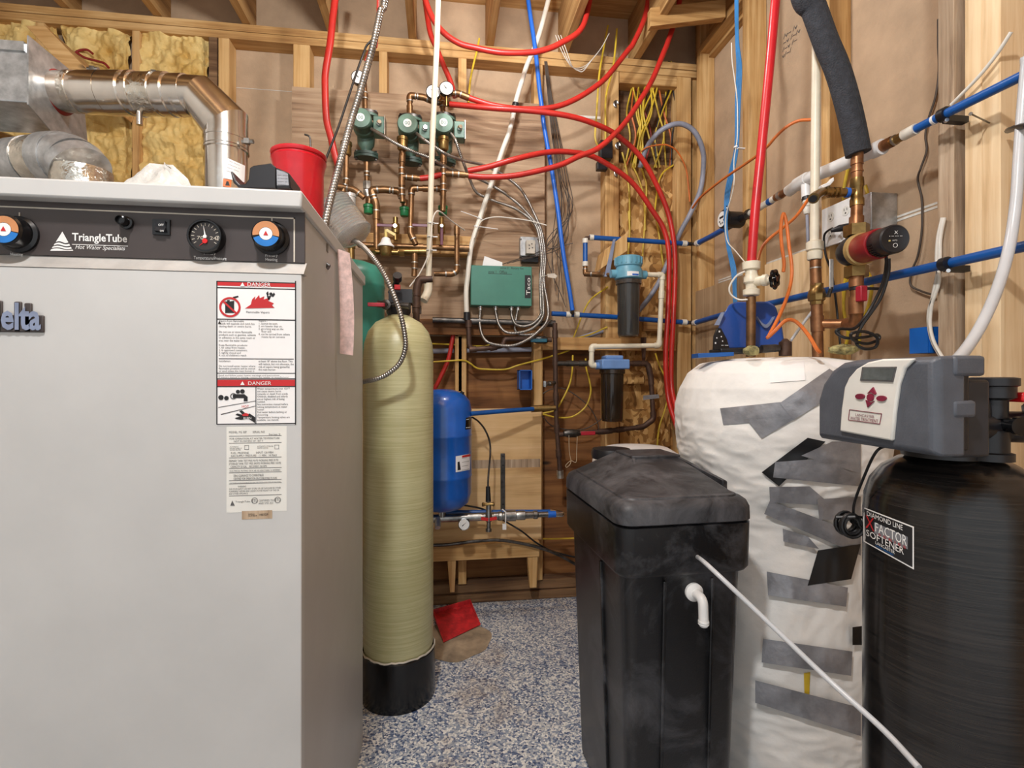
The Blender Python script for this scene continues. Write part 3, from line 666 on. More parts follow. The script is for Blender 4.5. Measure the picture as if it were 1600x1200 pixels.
k = t.part('warning_sticker', decal(bv, [(712, 713), (735, 709), (734, 734), (712, 738)]), 'label_white')
t.part('sticker_band', decal(bv, [(722, 712), (735, 709.5), (735, 713), (722, 715)], .0022), 'danger_red', k)
t.part('sticker_print', decal_text(bv, '-----\n-------\n------\n-------', [(722, 716), (733, 714), (733, 733), (722, 735)]).join(decal(bv, [(715, 722), (718, 721), (720, 734), (715, 735)], .0022)), 'print_black', k)
k = t.part('maker_badge', decal(bv, [(728, 653), (736.3, 651), (736, 670), (727, 671)]), 'black_gloss')
t.part('badge_print', decal_text(bv, '--\n---', [(729, 655), (735, 654), (735, 668), (728, 669)]), 'white_print', k)
t.done()
# ------- brine tank (black square tub with raised lid)
yw = math.radians(2.0)
bx0, bx1, by0, by1 = .404, .754, 1.156, 1.635
mcx, mcy = (bx0+bx1)/2, (by0+by1)/2
def rot_b(p): p = V(p); q = p-V((mcx, mcy, 0)); return V((mcx+q.x*math.cos(yw)-q.y*math.sin(yw), mcy+q.x*math.sin(yw)+q.y*math.cos(yw), p.z))
def rrect(x0, x1, y0, y1, r, z, k=6):
    out = []
    for (cx_, cy_, a0) in ((x1-r, y1-r, 0), (x0+r, y1-r, 90), (x0+r, y0+r, 180), (x1-r, y0+r, 270)):
        for i in range(k+1): a = math.radians(a0+90*i/k); out.append(V((cx_+r*math.cos(a), cy_+r*math.sin(a), z)))
    return out
def loft(rings, cap0=True, cap1=True):
    n = len(rings[0]); vv = [p for r_ in rings for p in r_]; ff = []
    for i in range(len(rings)-1):
        for k in range(n): k2 = (k+1) % n; ff.append((i*n+k, i*n+k2, (i+1)*n+k2, (i+1)*n+k))
    if cap0: ff.append(tuple(range(n-1, -1, -1)))
    if cap1: ff.append(tuple((len(rings)-1)*n+k for k in range(n)))
    return G().add(vv, ff)
def rr_(d, z, r=.04): return [rot_b(p) for p in rrect(bx0+d, bx1-d, by0+d, by1-d, max(.008, r-d*.3), z)]
zl0, zl1, zr = .8875, .829, .7135
t = Thing('brine_tank', 'black square plastic brine tank with a raised handle lid', 'tank')
t.part('tub', loft([rr_(.045, 0), rr_(.040, .012), rr_(.018, zr-.012), rr_(.010, zr)]), 'black_poly')
for px_ in (1042, 1126):                                  # moulded ribs on the front
    a = D(px_, 1000, 1.2); g = G()
    for s_ in (0,):
        x = a.x; g.prism([rot_b((x-.004, by0+.024, zr-.02)), rot_b((x+.004, by0+.024, zr-.02)), rot_b((x+.004, by0+.05, .02)), rot_b((x-.004, by0+.05, .02))], (0, -.014, 0))
    t.part('rib', g, 'black_poly', bev=.002)
t.part('rib', G().prism([rot_b((bx0+.026, by0+.17, zr-.02)), rot_b((bx0+.026, by0+.18, zr-.02)), rot_b((bx0+.048, by0+.18, .02)), rot_b((bx0+.048, by0+.17, .02))], (-.014, 0, 0)), 'black_poly', bev=.002)
t.part('rim', loft([rr_(.006, zr-.004), rr_(0, zr+.006), rr_(-.002, zl1-.002), rr_(.004, zl1+.001)]), 'black_poly')
ld_ = t.part('lid', loft([rr_(.004, zl1+.0015), rr_(-.003, zl1+.006), rr_(-.002, zl0-.022), rr_(.004, zl0-.008), rr_(.014, zl0), rr_(.022, zl0+.001), rr_(.024, zl0+.005), rr_(.03, zl0+.006)]), 'black_lid')
hx = .628; g = G(); zb = zl0+.004; zh = zl0+.066
B = [rot_b(p) for p in ((bx0+.03, by0+.03, zb), (bx1-.03, by0+.03, zb), (bx1-.03, by1-.03, zb), (bx0+.03, by1-.03, zb))]
Tq = [rot_b(p) for p in ((hx-.075, by0+.285, zh), (hx+.062, by0+.285, zh), (hx+.062, by1-.075, zh), (hx-.075, by1-.075, zh))]
g.add(B+Tq, [(0, 1, 5, 4), (1, 2, 6, 5), (2, 3, 7, 6), (3, 0, 4, 7), (4, 5, 6, 7), (3, 2, 1, 0)])
hb = t.part('handle_hump', g, 'black_lid', ld_, bev=.005)
gr = [rot_b(p) for p in ((hx-.082, by0+.262, zh-.012), (hx+.069, by0+.262, zh-.012), (hx+.069, by1-.085, zh-.012), (hx-.082, by1-.085, zh-.012))]
t.part('handle_grip', G().prism(gr, (0, 0, .016)), 'black_lid', ld_, bev=.004)
for s_ in (-1, 1):                                        # flank ribs running down from the grip
    x_ = hx+(-.08 if s_ < 0 else .067); e_ = hx+s_*.135
    t.part('flank_rib', G().prism([rot_b((x_, by0+.27, zh)), rot_b((x_-s_*.012, by0+.27, zh)), rot_b((e_-s_*.014, by0+.13, zb+.016)), rot_b((e_, by0+.13, zb+.012))], (0, 0, -.03)), 'black_lid', ld_, bev=.003)
t.done()
fy = by0+.018+.006
t = Thing('overflow_elbow', 'white plastic overflow elbow on the front of the black brine tank', 'pipe fitting')
c = W(1083, 924, 1.176); c2 = c+V((.012, -.03, 0))
t.part('flange', G().rev(c, (0, -1, 0), [(.022, -.002), (.022, .008), (.016, .012), (.013, .014)], 24), 'pvc_white')
t.part('elbow', G().tube(fillet([c+V((0, -.008, 0)), c+V((.004, -.040, -.002)), c+V((.005, -.041, -.052))], .02), .0115, 14), 'pvc_white')
t.part('barb', G().rev(c+V((.005, -.041, -.052)), (0, 0, -1), [(.0125, 0), (.013, .004), (.010, .006), (.013, .008), (.010, .012), (.009, .014)], 16), 'pvc_white'); t.done()
hose('brine_tube', 'milky plastic tube running from the brine tank rim toward the softener', 'tube', [W(1087, 868, 1.175), D(1110, 887, 1.13), D(1200, 972, 1.04), D(1290, 1058, .96), D(1380, 1140, .87), D(1436, 1200, .80)], .0052, 'poly_milky')
# ------- white drum behind the brine tank
c = D(995, 592, 2.03); cx, cy = c.x, c.y; zt_ = D(990, 699, 2.0).z
t = Thing('white_drum', 'white plastic drum with a black screw cap behind the brine tank', 'drum')
t.part('body', G().rev((cx, cy, 0), (0, 0, 1), [(.16, 0), (.175, .03), (.175, zt_-.06), (.165, zt_-.03), (.12, zt_-.004), (.05, zt_)], 36), 'pvc_white', angle=50)
q = D(955, 714, 1.93); t.part('cap', G().rev((q.x, q.y, zt_-.03), (0, 0, 1), [(.073, 0), (.075, .02), (.070, .035), (.05, .037)], 26), 'black_plastic'); t.done()
# ------- indirect hot-water tank wrapped in a white blanket
cx, cy = 1.085, 1.54
prof = [(.30, 0), (.305, .1), (.30, .3), (.296, .45), (.285, .58), (.272, .70), (.275, .78), (.292, .86), (.306, .94), (.312, 1.02), (.310, 1.09), (.300, 1.15), (.276, 1.20), (.235, 1.232), (.15, 1.245), (.03, 1.248)]
def pr(z):
    for (r0, z0_), (r1, z1_) in zip(prof, prof[1:]):
        if z0_ <= z <= z1_: return r0+(r1-r0)*(z-z0_)/(z1_-z0_)
    return prof[-1][0]
N, Mz = 220, 240; vv = []; ff = []
for j in range(Mz+1):
    z = 1.248*j/Mz if j < Mz*.8 else None
    q = j/Mz; z = 1.248*(1-(1-q)**1.25)
    for k in range(N):
        a = 2*math.pi*k/N; r_ = pr(z); w1 = noise.noise(V((math.cos(a)*4+z*3, math.sin(a)*4, z*34))); w2 = noise.noise(V((math.cos(a)*9-z*7, math.sin(a)*9+z*9, z*12+4))); fold = noise.noise(V((math.cos(a)*3+z*2.2, math.sin(a)*3, z*8)))*.010 + (.4-abs(w1))*.009*(.5+.5*math.sin(z*9)) + (.3-abs(w2))*.005
        fold *= min(1, (1.26-z)*8); rr2 = r_+fold; vv.append(V((cx+rr2*math.cos(a), cy+rr2*math.sin(a), z)))
for j in range(Mz):
    for k in range(N): k2 = (k+1) % N; ff.append((j*N+k, j*N+k2, (j+1)*N+k2, (j+1)*N+k))
ff.append(tuple(range(N-1, -1, -1))); ff.append(tuple(Mz*N+k for k in range(N)))
wt = G().add(vv, ff); bvw = BVHTree.FromPolygons([tuple(p) for p in vv], ff)
t = Thing('wrapped_tank', 'hot water tank wrapped in a puckered white insulation blanket with duct tape', 'tank')
bl_ = t.part('blanket', wt, 'blanket', angle=75)
TAPE = [([(1125, 638), (1222, 628), (1240, 655), (1130, 664)], 0), ([(1166, 655), (1240, 648), (1241, 655), (1190, 685)], 0), ([(1218, 630), (1296, 576), (1330, 600), (1240, 656)], 0),
    ([(1190, 738), (1262, 684), (1290, 690), (1217, 760)], 1), ([(1211, 722), (1345, 712), (1345, 760), (1208, 746)], 0), ([(1252, 712), (1300, 690), (1345, 688), (1345, 740), (1250, 735)][:4], 0), ([(1202, 761), (1265, 760), (1300, 790), (1203, 785)], 0),
    ([(1203, 782), (1345, 835), (1345, 868), (1194, 803)], 0), ([(1277, 780), (1345, 776), (1345, 812), (1280, 812)], 0), ([(1223, 826), (1262, 838), (1280, 858), (1224, 846)], 0),
    ([(1198, 893), (1325, 918), (1322, 948), (1200, 930)], 0), ([(1278, 860), (1345, 850), (1330, 905), (1262, 915)], 1), ([(1192, 998), (1332, 1018), (1330, 1056), (1190, 1035)], 0), ([(1180, 1063), (1345, 1106), (1345, 1150), (1180, 1098)], 0), ([(1332, 980), (1348, 978), (1348, 1008), (1332, 1008)], 1)]
for i, (q, dk) in enumerate(TAPE): t.part('tape_strip', decal(bvw, q, .003+.0012*i, 14, 5), 'duct_tape_black' if dk else 'duct_tape', label='black tape' if dk else None)
t.part('white_patch', decal(bvw, [(1201, 562), (1256, 557), (1258, 594), (1203, 598)], .003, 8, 6), 'paper'); 
t.part('white_patch', decal(bvw, [(1280, 553), (1345, 553), (1345, 575), (1303, 575)], .003, 8, 5), 'paper')
t.part('yellow_tear', decal(bvw, [(1256, 1052), (1266, 1050), (1264, 1098), (1257, 1092)], .003, 3, 6), 'cable_yellow', label='yellow scrap'); 
t.done()
TCX, TCY, TTOP = cx, cy, 1.248
# ------- softener: black wound tank, control head
cx, cy, rs = .895, .79, .133
t = Thing('softener_tank', 'glossy black water softener tank with a white bordered sticker', 'tank')
sg = G().rev((cx, cy, 0), (0, 0, 1), [(.128, 0), (rs, .02), (rs, .93), (.131, .965), (.122, .995), (.104, 1.020), (.08, 1.037), (.055, 1.045), (.04, 1.048)], 56)
t.part('tank_shell', sg, 'black_wound', angle=60); bvs = BVHTree.FromPolygons([tuple(p) for p in sg.v], sg.f)
lq = [(1348, 792), (1428, 823), (1428, 890), (1349, 846)]
def sub(u0, v0, u1, v1):
    tl, tr, br, bl = lq
    def b_(u, w): return ((tl[0]*(1-u)+tr[0]*u)*(1-w)+(bl[0]*(1-u)+br[0]*u)*w, (tl[1]*(1-u)+tr[1]*u)*(1-w)+(bl[1]*(1-u)+br[1]*u)*w)
    return [b_(u0, v0), b_(u1, v0), b_(u1, v1), b_(u0, v1)]
k = t.part('sticker', decal(bvs, sub(0, 0, 1, 1), .001, 24, 6), 'white_print')
t.part('sticker_field', decal(bvs, sub(.03, .035, .97, .965), .0018, 24, 6), 'print_black', k)
t.part('sticker_swoosh', decal(bvs, sub(.22, .30, .88, .60), .0024, 16, 4), 'duct_tape', k)
t.part('sticker_letters', decal_text(bvs, 'DIAMOND LINE', sub(.08, .07, .78, .20), .003).join(decal_text(bvs, 'FACTOR', sub(.24, .29, .86, .54), .0034)).join(decal_text(bvs, 'SOFTENER', sub(.06, .60, .80, .78), .003)).join(decal_text(bvs, 'LANCASTER', sub(.24, .80, .62, .88), .003)), 'white_print', k)
t.part('sticker_red_letters', decal_text(bvs, 'X', sub(.05, .20, .22, .56), .0034).join(decal_text(bvs, 'S E R I E S', sub(.30, .55, .84, .61), .0036)), 'danger_red', k)
t.part('sticker_blue_letters', decal_text(bvs, 'WATER TREATMENT', sub(.24, .90, .60, .945), .003), 'knob_blue', k); t.done()
t = Thing('softener_control', 'grey softener control head with a white display panel and maroon buttons', 'control head')
x0, y0, y1, z0, z1 = .722, .664, .907, 1.064, 1.214
def prof_c(d, xo):            # cover outline in the plane facing the room, rounded at the far upper corner
    return [V((xo, y1-d, z0+d)), V((xo, y1-d, z1-.075)), V((xo, y1-.012-d, z1-.045)), V((xo, y1-.032-d, z1-.018-d)), V((xo, y1-.06, z1-.004-d)), V((xo, y1-.09, z1-d)), V((xo, y0+d, z1-d)), V((xo, y0+d, z0+d))]
t.part('cover', loft([prof_c(.008, x0), prof_c(.001, x0+.010), prof_c(0, x0+.016), prof_c(0, x0+.052)]), 'ctrl_grey', bev=.004)
t.part('back_body', G().box(x0+.048, x0+.11, y0+.012, y1-.03, z0-.004, z1-.035).box(x0+.052, x0+.075, y0+.002, y1-.05, z1-.03, z1-.001), 'ctrl_dark', bev=.005)
t.part('side_bar', G().box(x0+.03, x0+.084, y0-.003, y0+.02, z1-.030, z1+.001), 'ctrl_grey', bev=.005)
t.part('side_bar', G().box(x0+.03, x0+.070, y0-.002, y0+.02, z0+.058, z0+.084), 'ctrl_grey', bev=.005)
t.part('side_recess', G().box(x0+.045, x0+.062, y0+.002, y0+.02, z0+.008, z1-.025), 'black_plastic', bev=.004)
t.part('neck', G().rev((cx-.02, cy, 1.044), (0, 0, 1), [(.06, 0), (.06, .012), (.05, .014), (.05, .03)], 24), 'black_plastic')
def cpt(px, py, lift=0): p = R(px, py, x0-lift); return V((x0-lift, p.y, p.z))
def cpoly(pts, lift, th=.002): return G().prism([cpt(p[0], p[1], lift) for p in pts], (th, 0, 0))
fp = t.part('display_panel', cpoly([(1311.5, 674), (1314, 640), (1319, 605), (1326, 590), (1338, 576), (1355, 566), (1378, 561), (1428, 560), (1413, 575), (1404, 600), (1398, 640), (1393, 689)], .006, .008), 'ctrl_white', bev=.003)
t.part('lcd_frame', cpoly([(1347, 573.5), (1400, 573), (1394.5, 597), (1343.5, 595)], .008, .003), 'print_grey', fp)
t.part('lcd_screen', cpoly([(1349.5, 575.5), (1398, 575), (1393, 594.5), (1346.5, 593)], .0086, .003), 'lcd', fp)
def ell(px, py, a, b, N=16): return [(px+a*math.cos(2*math.pi*i/N), py+b*math.sin(2*math.pi*i/N)) for i in range(N)]
for q in (ell(1343, 619.5, 7.2, 4.4), ell(1376.5, 622.5, 7.6, 4.4), ell(1359, 621, 5.2, 6)): t.part('button', cpoly(q, .0085, .003), 'maroon', fp)
t.part('button', cpoly([(1363.5, 605), (1368, 615), (1366, 617), (1360, 612.5), (1354.5, 615)], .0085, .003), 'maroon', fp)
t.part('button', cpoly([(1355, 636.5), (1365, 626.5), (1360, 629.5), (1352, 625)], .0085, .003), 'maroon', fp)
g = G()
for (a, b) in (((1327.5, 640), (1377.5, 646.5)), ((1377.5, 646.5), (1374.5, 662.5)), ((1374.5, 662.5), (1325.5, 656)), ((1325.5, 656), (1327.5, 640))):
    g.tube([cpt(*a, .0068), cpt(*b, .0068)], .0006, 5)
p = cpt(1337, 648.5, .0065); q = cpt(1367, 651, .0065)
g.join(text_g('LANCASTER', cpt(1337, 650, .0066), (0, -1, -.02), (0, 0, 1), width=(p-q).length*.98, height=.0045)).join(text_g('WATER TREATMENT', cpt(1329, 655.2, .0066), (0, -1, -.02), (0, 0, 1), width=(cpt(1329, 655, 0)-cpt(1372, 658, 0)).length, height=.0052))
t.part('panel_print', g, 'maroon', fp); t.done()
# bypass plumbing beside the control head
t = Thing('bypass_valve', 'black plastic bypass valve plumbing beside the grey control head', 'valve')
bx_ = x0+.20; by_ = .74
t.part('port', G().tube(fillet([V((x0+.10, by_, 1.10)), V((.93, by_, 1.10)), V((.95, by_-.01, 1.10)), V((1.20, by_-.02, 1.095))], .03), .026, 18), 'black_plastic')
t.part('port', G().tube(fillet([V((x0+.10, by_, 1.14)), V((.882, by_, 1.145)), V((.882, by_, 1.11))], .03), .020, 18), 'black_plastic')
kx = V((.908, by_-.005, 1.115))
t.part('cap_nut', G().rev(kx, (0, 0, 1), [(.020, 0), (.020, .03), (.030, .034), (.030, .052), (.034, .054), (.034, .066), (.026, .068)], 26), 'black_plastic')
t.part('lower_nut', G().rev((.905, by_, 1.045), (0, 0, 1), [(.034, 0), (.034, .012), (.028, .014), (.028, .05)], 24), 'black_plastic')
t.part('spindle', G().rev(V((.912, by_-.022, 1.105)), (-.2, -1, 0), [(.012, 0), (.012, .02), (.015, .021), (.015, .028), (.004, .029)], 16), 'black_gloss')
t.part('handle_body', G().rev((.99, by_-.02, 1.112), (0, 0, 1), [(.026, 0), (.028, .022), (.022, .03)], 22), 'black_plastic')
t.part('red_handle', G().obox((.99, by_-.02, 1.150), (.12, .028, .016)), 'red_bright', label='red plastic handle', bev=.004); t.done()
# coiled adapter cord hanging at the tank's side
g = G(); cc = D(1326, 818, .98); pts = []
for i in range(150):
    a = i*.42; rr3 = .012+.011*(i % 30)/30; pts.append(cc+RT*(rr3*math.cos(a)*1.0)+V((0, 0, rr3*math.sin(a)*1.1))-FW*(.012*math.sin(i*.05)))
g.tube(pts, .0026, 7); g.tube(cr([V((x0+.06, .80, z0)), D(1370, 705, .89), D(1350, 745, .93), D(1334, 790, .965), pts[0]]), .0024, 7)
g.tube([cc+RT*-.024+V((0, 0, .012)), cc+FW*-.016+V((0, 0, .017)), cc+RT*.024+V((0, 0, .012))], .003, 6)
single('cord_coil', 'coiled thin black power cord hanging beside the softener tank', 'cord', g, 'cable_black')
# ------- red dustpan on the floor
P = [F(676, 958, .045), F(735, 941, .05), F(751, 975, .012), F(693, 1003, .008)]
n_ = G(); top = [P[0], P[1], P[2], P[3]]
n_.prism([p-V((0, 0, .004)) for p in top], (0, 0, .004))
t = Thing('dustpan', 'red plastic dustpan lying on the bare concrete patch', 'dustpan')
t.part('pan', n_, 'dustpan_red', bev=.001)
t.part('back_wall', G().prism([P[1], P[0], P[0]+V((0, 0, .018)), P[1]+V((0, 0, .018))], (P[2]-P[1]).normalized()*.006), 'dustpan_red', bev=.002)
t.part('side_wall', G().prism([P[1], P[2], P[1]+V((0, 0, .016))], (P[0]-P[1]).normalized()*.006), 'dustpan_red')
t.part('side_wall', G().prism([P[0], P[3], P[0]+V((0, 0, .016))], (P[1]-P[0]).normalized()*.006), 'dustpan_red')
hd = (P[0]+P[1])/2; dr = (P[1]-P[2]).normalized()
t.part('support', G().obox(hd+dr*.004+V((0, 0, -.022)), (.06, .02, .042)), 'dustpan_red', bev=.004); t.done()
# ================================================================== BACK WALL: PUMPS, PIPES, CONTROLS
def pump(cxp, ytop, ybot, Y, label):
    a, b = W(cxp, ytop, Y), W(cxp, ybot, Y); x = a.x; zm = (a.z+b.z)/2+.012
    t = Thing('circulator_pump', label, 'pump', 'green circulator pumps on the plywood board')
    t.part('volute', G().rev((x, Y, b.z), (0, 0, 1), [(.02, 0), (.024, .02), (.040, .045), (.044, zm-b.z), (.038, zm-b.z+.04), (.024, a.z-b.z-.012), (.02, a.z-b.z)], 22), 'pump_green', angle=50)
    mo = t.part('motor', G().rev((x-.004, Y-.02, zm), (0, -1, 0), [(.046, 0), (.049, .02), (.049, .05), (.045, .055), (.045, .10), (.048, .105), (.048, .118), (.044, .126), (.020, .128)], 30), 'pump_green')
    t.part('motor_label', G().cyl((x-.004, Y-.1482, zm), (x-.004, Y-.1492, zm), .019, n=24), 'label_white', mo)
    t.part('label_letters', text_g('00', (x-.016, Y-.1492, zm-.009), XA, ZA, width=.024, height=.017), 'taco_green', mo)
    jb = t.part('junction_box', G().box(x+.046, x+.098, Y-.10, Y-.035, zm-.045, zm+.036), 'pump_green', bev=.004)
    t.part('box_cover', G().box(x+.098, x+.101, Y-.104, Y-.03, zm-.05, zm+.04), 'steel', jb)
    t.part('conduit_fitting', G().rev((x+.072, Y-.10, zm-.002), (.25, -1, 0), [(.012, 0), (.012, .012), (.009, .014), (.009, .026)], 14), 'chrome', jb)
    for z, mt in ((a.z, 'pump_green'), (a.z+.013, 'steel_dark'), (b.z, 'pump_dark'), (b.z-.014, 'pump_dark')):
        g = G(); vv = []
        for i in range(24): an = 2*math.pi*i/24; vv.append(V((x+.058*math.cos(an)*(1-.12*abs(math.sin(an))), Y+.036*math.sin(an), z-.006)))
        t.part('flange', g.prism(vv, (0, 0, .012)), mt)
    for z in (a.z+.004, b.z-.008):
        for s_ in (-1, 1):
            t.part('bolt', G().cyl((x+s_*.046, Y-.002, z-.022), (x+s_*.046, Y-.002, z+.024), .0075, n=6), 'steel_dark')
    t.done(); return x, a.z, b.z
YPM = 2.58
p1 = pump(572, 181, 241, YPM, 'green circulator pump behind the thick flexible steel conduit')
p2 = pump(641, 188, 250, YPM, 'green circulator pump in the middle of three, elbow pipe on top')
p3 = pump(694, 186, 250, YPM, 'green circulator pump behind the cream pipe, under the paired gauges')
def cp(name, label, pts, r=.013, mat='copper', Y=2.58, coup=(), cat='pipe', rad=.022): return run(name, label, cat, WP(pts, Y), r, mat, None, rad=rad, coup=coup)
def gauge(px, py, Y, r, label, stem=.03):
    c = W(px, py, Y); t = Thing('pressure_gauge', label, 'gauge', 'round gauges on the pump piping')
    t.part('case', G().rev(c, (0, -1, 0), [(r*.9, -.025), (r, -.018), (r, .004), (r*.93, .006), (r*.9, .004)], 30), 'black_gloss')
    f = t.part('dial', G().cyl(c+V((0, -.003, 0)), c+V((0, -.0045, 0)), r*.9, n=30), 'gauge_face')
    g = G()
    for i in range(13):
        a = math.radians(225-i*22.5); g.add([c+V((math.cos(a)*q+math.sin(a)*w, -.005, math.sin(a)*q-math.cos(a)*w)) for q, w in ((r*.66, -.0005), (r*.84, -.0005), (r*.84, .0005), (r*.66, .0005))], [(0, 1, 2, 3)])
    t.part('dial_marks', g, 'print_black', f)
    t.part('needle', G().prism([c+V((-.0012, -.0055, -.004)), c+V((.002, -.0055, 0)), c+V((-r*.45, -.0055, r*.5))], (0, .0004, 0)), 'print_black', f)
    t.part('stem', G().cyl(c+V((0, .008, -r*.9)), c+V((0, .008, -r-stem)), .006, n=10), 'brass'); t.done()
gauge(560, 121, 2.50, .033, 'white dial gauge hanging behind the flexible steel conduit', .05)
gauge(677, 144, 2.50, .035, 'dark rimmed gauge partly hidden by the cream vertical pipe')
gauge(697.5, 138.5, 2.48, .034, 'white dial gauge beside the red pipe, right of the cream pipe', .045)
cp('copper_pipe', 'short copper riser on top of the pump behind the conduit', [(570.5, 176), (570, 150), (569, 128)], rad=.01)
cp('copper_pipe', 'copper pipe turning from the middle pump toward the paired gauges', [(640.5, 182), (640, 149), (662, 152), (676, 158), (703, 163)], coup=((3, .4), (0, .3)))
cp('copper_pipe', 'short copper riser on top of the pump under the paired gauges', [(693, 180), (691, 163), (692, 150)], rad=.008)
cp('copper_pipe', 'copper stub joining the upper red pipe beside the gauge', [(700, 146), (716, 146), (733, 153)], Y=2.50, rad=.01, coup=((1, .6),))
def vent(px, y0, y1, Y, label, mat='brass', r=.024):
    a, b = W(px, y0, Y), W(px, y1, Y); h = a.z-b.z; t = Thing('air_vent', label, 'vent', 'air vents on the pump piping')
    t.part('float_chamber', G().rev(b, (0, 0, 1), [(r*.8, 0), (r, h*.1), (r, h*.72), (r*1.12, h*.74), (r*1.12, h*.98), (r*.9, h)], 22), mat)
    t.part('cap', G().rev(b+V((0, 0, h)), (0, 0, 1), [(.006, 0), (.006, .008), (.004, .01)], 12), mat); t.done()
vent(629, 215, 235, 2.46, 'brass air vent in front of the middle green pump')
vent(693, 215, 235, 2.46, 'brass air vent in front of the pump by the cream pipe')
vent(541, 222, 243, 2.50, 'brass air vent half hidden behind the flexible conduit')
vent(547, 303, 323, 2.50, 'silver air vent above the clear ribbed cup', 'strip_alu', .025)
cp('copper_pipe', 'copper riser under the air vent behind the flexible conduit', [(541, 243), (541, 285), (536, 300)], Y=2.50, rad=.01)
cp('copper_pipe', 'copper riser under the brass air vent of the middle pump', [(628.5, 236), (628, 268), (628, 300), (629, 316)], Y=2.47, coup=((0, .35), (1, .5)), rad=.01)
cp('copper_pipe', 'copper riser under the brass air vent by the cream pipe', [(692.5, 236), (693, 268), (693, 293), (692, 330)], Y=2.47, coup=((0, .4), (1, .6)), rad=.01)
cp('copper_pipe', 'copper tailpiece below the pump behind the conduit', [(573, 254), (573, 272), (573.5, 291)], r=.0125, rad=.006)
single('pipe_union', 'silver union nut on the tailpiece below the conduit-side pump', 'pipe fitting', G().hexnut(W(573.3, 284, YPM), W(573.4, 296, YPM), .02), 'solder')
cp('pipe_tee', 'silver soldered tee above the green drain cap', [(572, 297), (575, 306), (577, 317)], r=.016, mat='solder', Y=2.575, cat='pipe fitting', rad=.006)
cp('copper_pipe', 'copper pipe coming from behind the conduit into the silver tee', [(520, 290), (533, 292), (553, 296), (569, 309)], Y=2.50)
for (px, py, lb) in ((575.5, 326, 'purge valve with a green cap under the silver tee'), (632, 330, 'purge valve with a green cap below the middle copper elbow'), (692, 328, 'purge valve with a green cap behind the cream pipe')):
    c = W(px, py, 2.52); t = Thing('purge_valve', lb, 'valve', 'green capped purge valves under the pumps')
    t.part('cap', G().rev(c+V((0, 0, -.025)), (0, 0, 1), [(.018, 0), (.021, .004), (.021, .028), (.024, .030), (.024, .042), (.018, .045)], 14), 'cap_green'); t.part('neck', G().cyl(c+V((0, 0, .02)), c+V((.002, .01, .055)), .015), 'copper'); t.done()
cp('copper_pipe', 'copper crossover from the silver tee down past the manifold', [(632, 318), (624, 299), (600, 296), (580, 297), (588, 320), (588.5, 398)], Y=2.52, r=.0145, coup=((4, .2),))
cp('copper_pipe', 'copper gooseneck rising from the manifold to the pump by the cream pipe', [(692, 318), (692, 295), (643, 294), (641.5, 365), (650, 382)], Y=2.52, r=.0135, coup=((2, .9), (1, .5)))
cp('copper_stub', 'short copper stub with the left end of the red jumper pipe', [(629, 276), (640, 277), (658, 279)], Y=2.47, rad=.01, coup=((1, .3),))
cp('copper_stub', 'copper stub where two red pipes leave the pump piping', [(694, 271), (712, 272), (733, 274)], Y=2.47, r=.0125, rad=.01, coup=((1, .4), (0, .5)))
zmn = W(650, 384, 2.52).z
run('manifold_pipe', 'long horizontal copper manifold pipe in front of a wood block', 'pipe', [V((W(560, 384, 2.54).x, 2.54, zmn)), V((W(728, 384, 2.54).x, 2.54, zmn))], .0145, 'copper', coup=((0, .25), (0, .55), (0, .985)))
single('wood_block', 'pale wood block behind the copper manifold on the plywood', 'board', G().box(W(574, 380, 2.66).x, W(737, 380, 2.66).x, 2.61, 2.684, W(650, 396, 2.62).z, W(650, 367, 2.62).z), 'pine_h', bev=.003)
for (px, lb) in ((618, 'small brass ball valve on the manifold beside the white bell valve'), (672, 'small brass ball valve on the manifold behind the cream pipe'), (690, 'small brass ball valve with its purple handle hanging straight down')):
    c = W(px, 356, 2.53); t = Thing('ball_valve', lb, 'valve', 'purple handled ball valves on the manifold')
    t.part('body', G().rev(c+V((0, 0, -.06)), (0, 0, 1), [(.011, 0), (.011, .03), (.019, .034), (.02, .06), (.019, .078), (.012, .082), (.012, .11)], 16), 'brass')
    dn = px == 690
    t.part('handle', G().obox(c+(V((0, -.022, -.045)) if dn else V((-.045, -.022, .004))), (.014, .004, .09) if dn else (.085, .004, .014)), 'purple', bev=.002)
    t.part('stem_nut', G().hexnut(c+V((0, -.012, .002)), c+V((0, -.03, .002)), .009), 'chrome'); t.done()
c = W(603, 384, 2.45); t = Thing('reducing_valve', 'white bell topped brass pressure reducing valve on the manifold', 'valve')
t.part('bell', G().rev(c, (0, 0, 1), [(.038, -.006), (.038, .0), (.026, .012), (.018, .034), (.008, .04)], 26), 'label_white')
t.part('spindle', G().cyl(c+V((0, 0, .04)), c+V((0, 0, .075)), .007, n=12).obox(c+V((.022, -.004, .062)), (.045, .006, .012), Matrix.Rotation(.5, 3, 'Y')), 'amber')
t.part('body', G().rev(c+V((0, 0, -.05)), (0, 0, 1), [(.022, 0), (.03, .012), (.032, .044)], 22).cyl(c+V((-.07, 0, -.03)), c+V((.08, 0, -.03)), .013, n=14).hexnut(c+V((.06, 0, -.03)), c+V((.085, 0, -.03)), .02).hexnut(c+V((-.07, 0, -.03)), c+V((-.045, 0, -.03)), .02), 'brass'); t.done()
cp('copper_pipe', 'row of brass and silver fittings right of the white bell valve', [(622, 393), (640, 393), (666, 393)], r=.013, mat='brass', Y=2.45, rad=.01, coup=((0, .4), (1, .3), (1, .8)))
cp('copper_pipe', 'copper drop pipe below the brass fittings row', [(648, 394), (648, 415), (647, 432)], Y=2.45, rad=.01, coup=((0, .5),))
cp('copper_pipe', 'copper pipe with an elbow between the manifold and the valve head', [(714, 352), (714, 424), (706, 428), (678, 428)], Y=2.52, r=.0125, coup=((0, .12),))
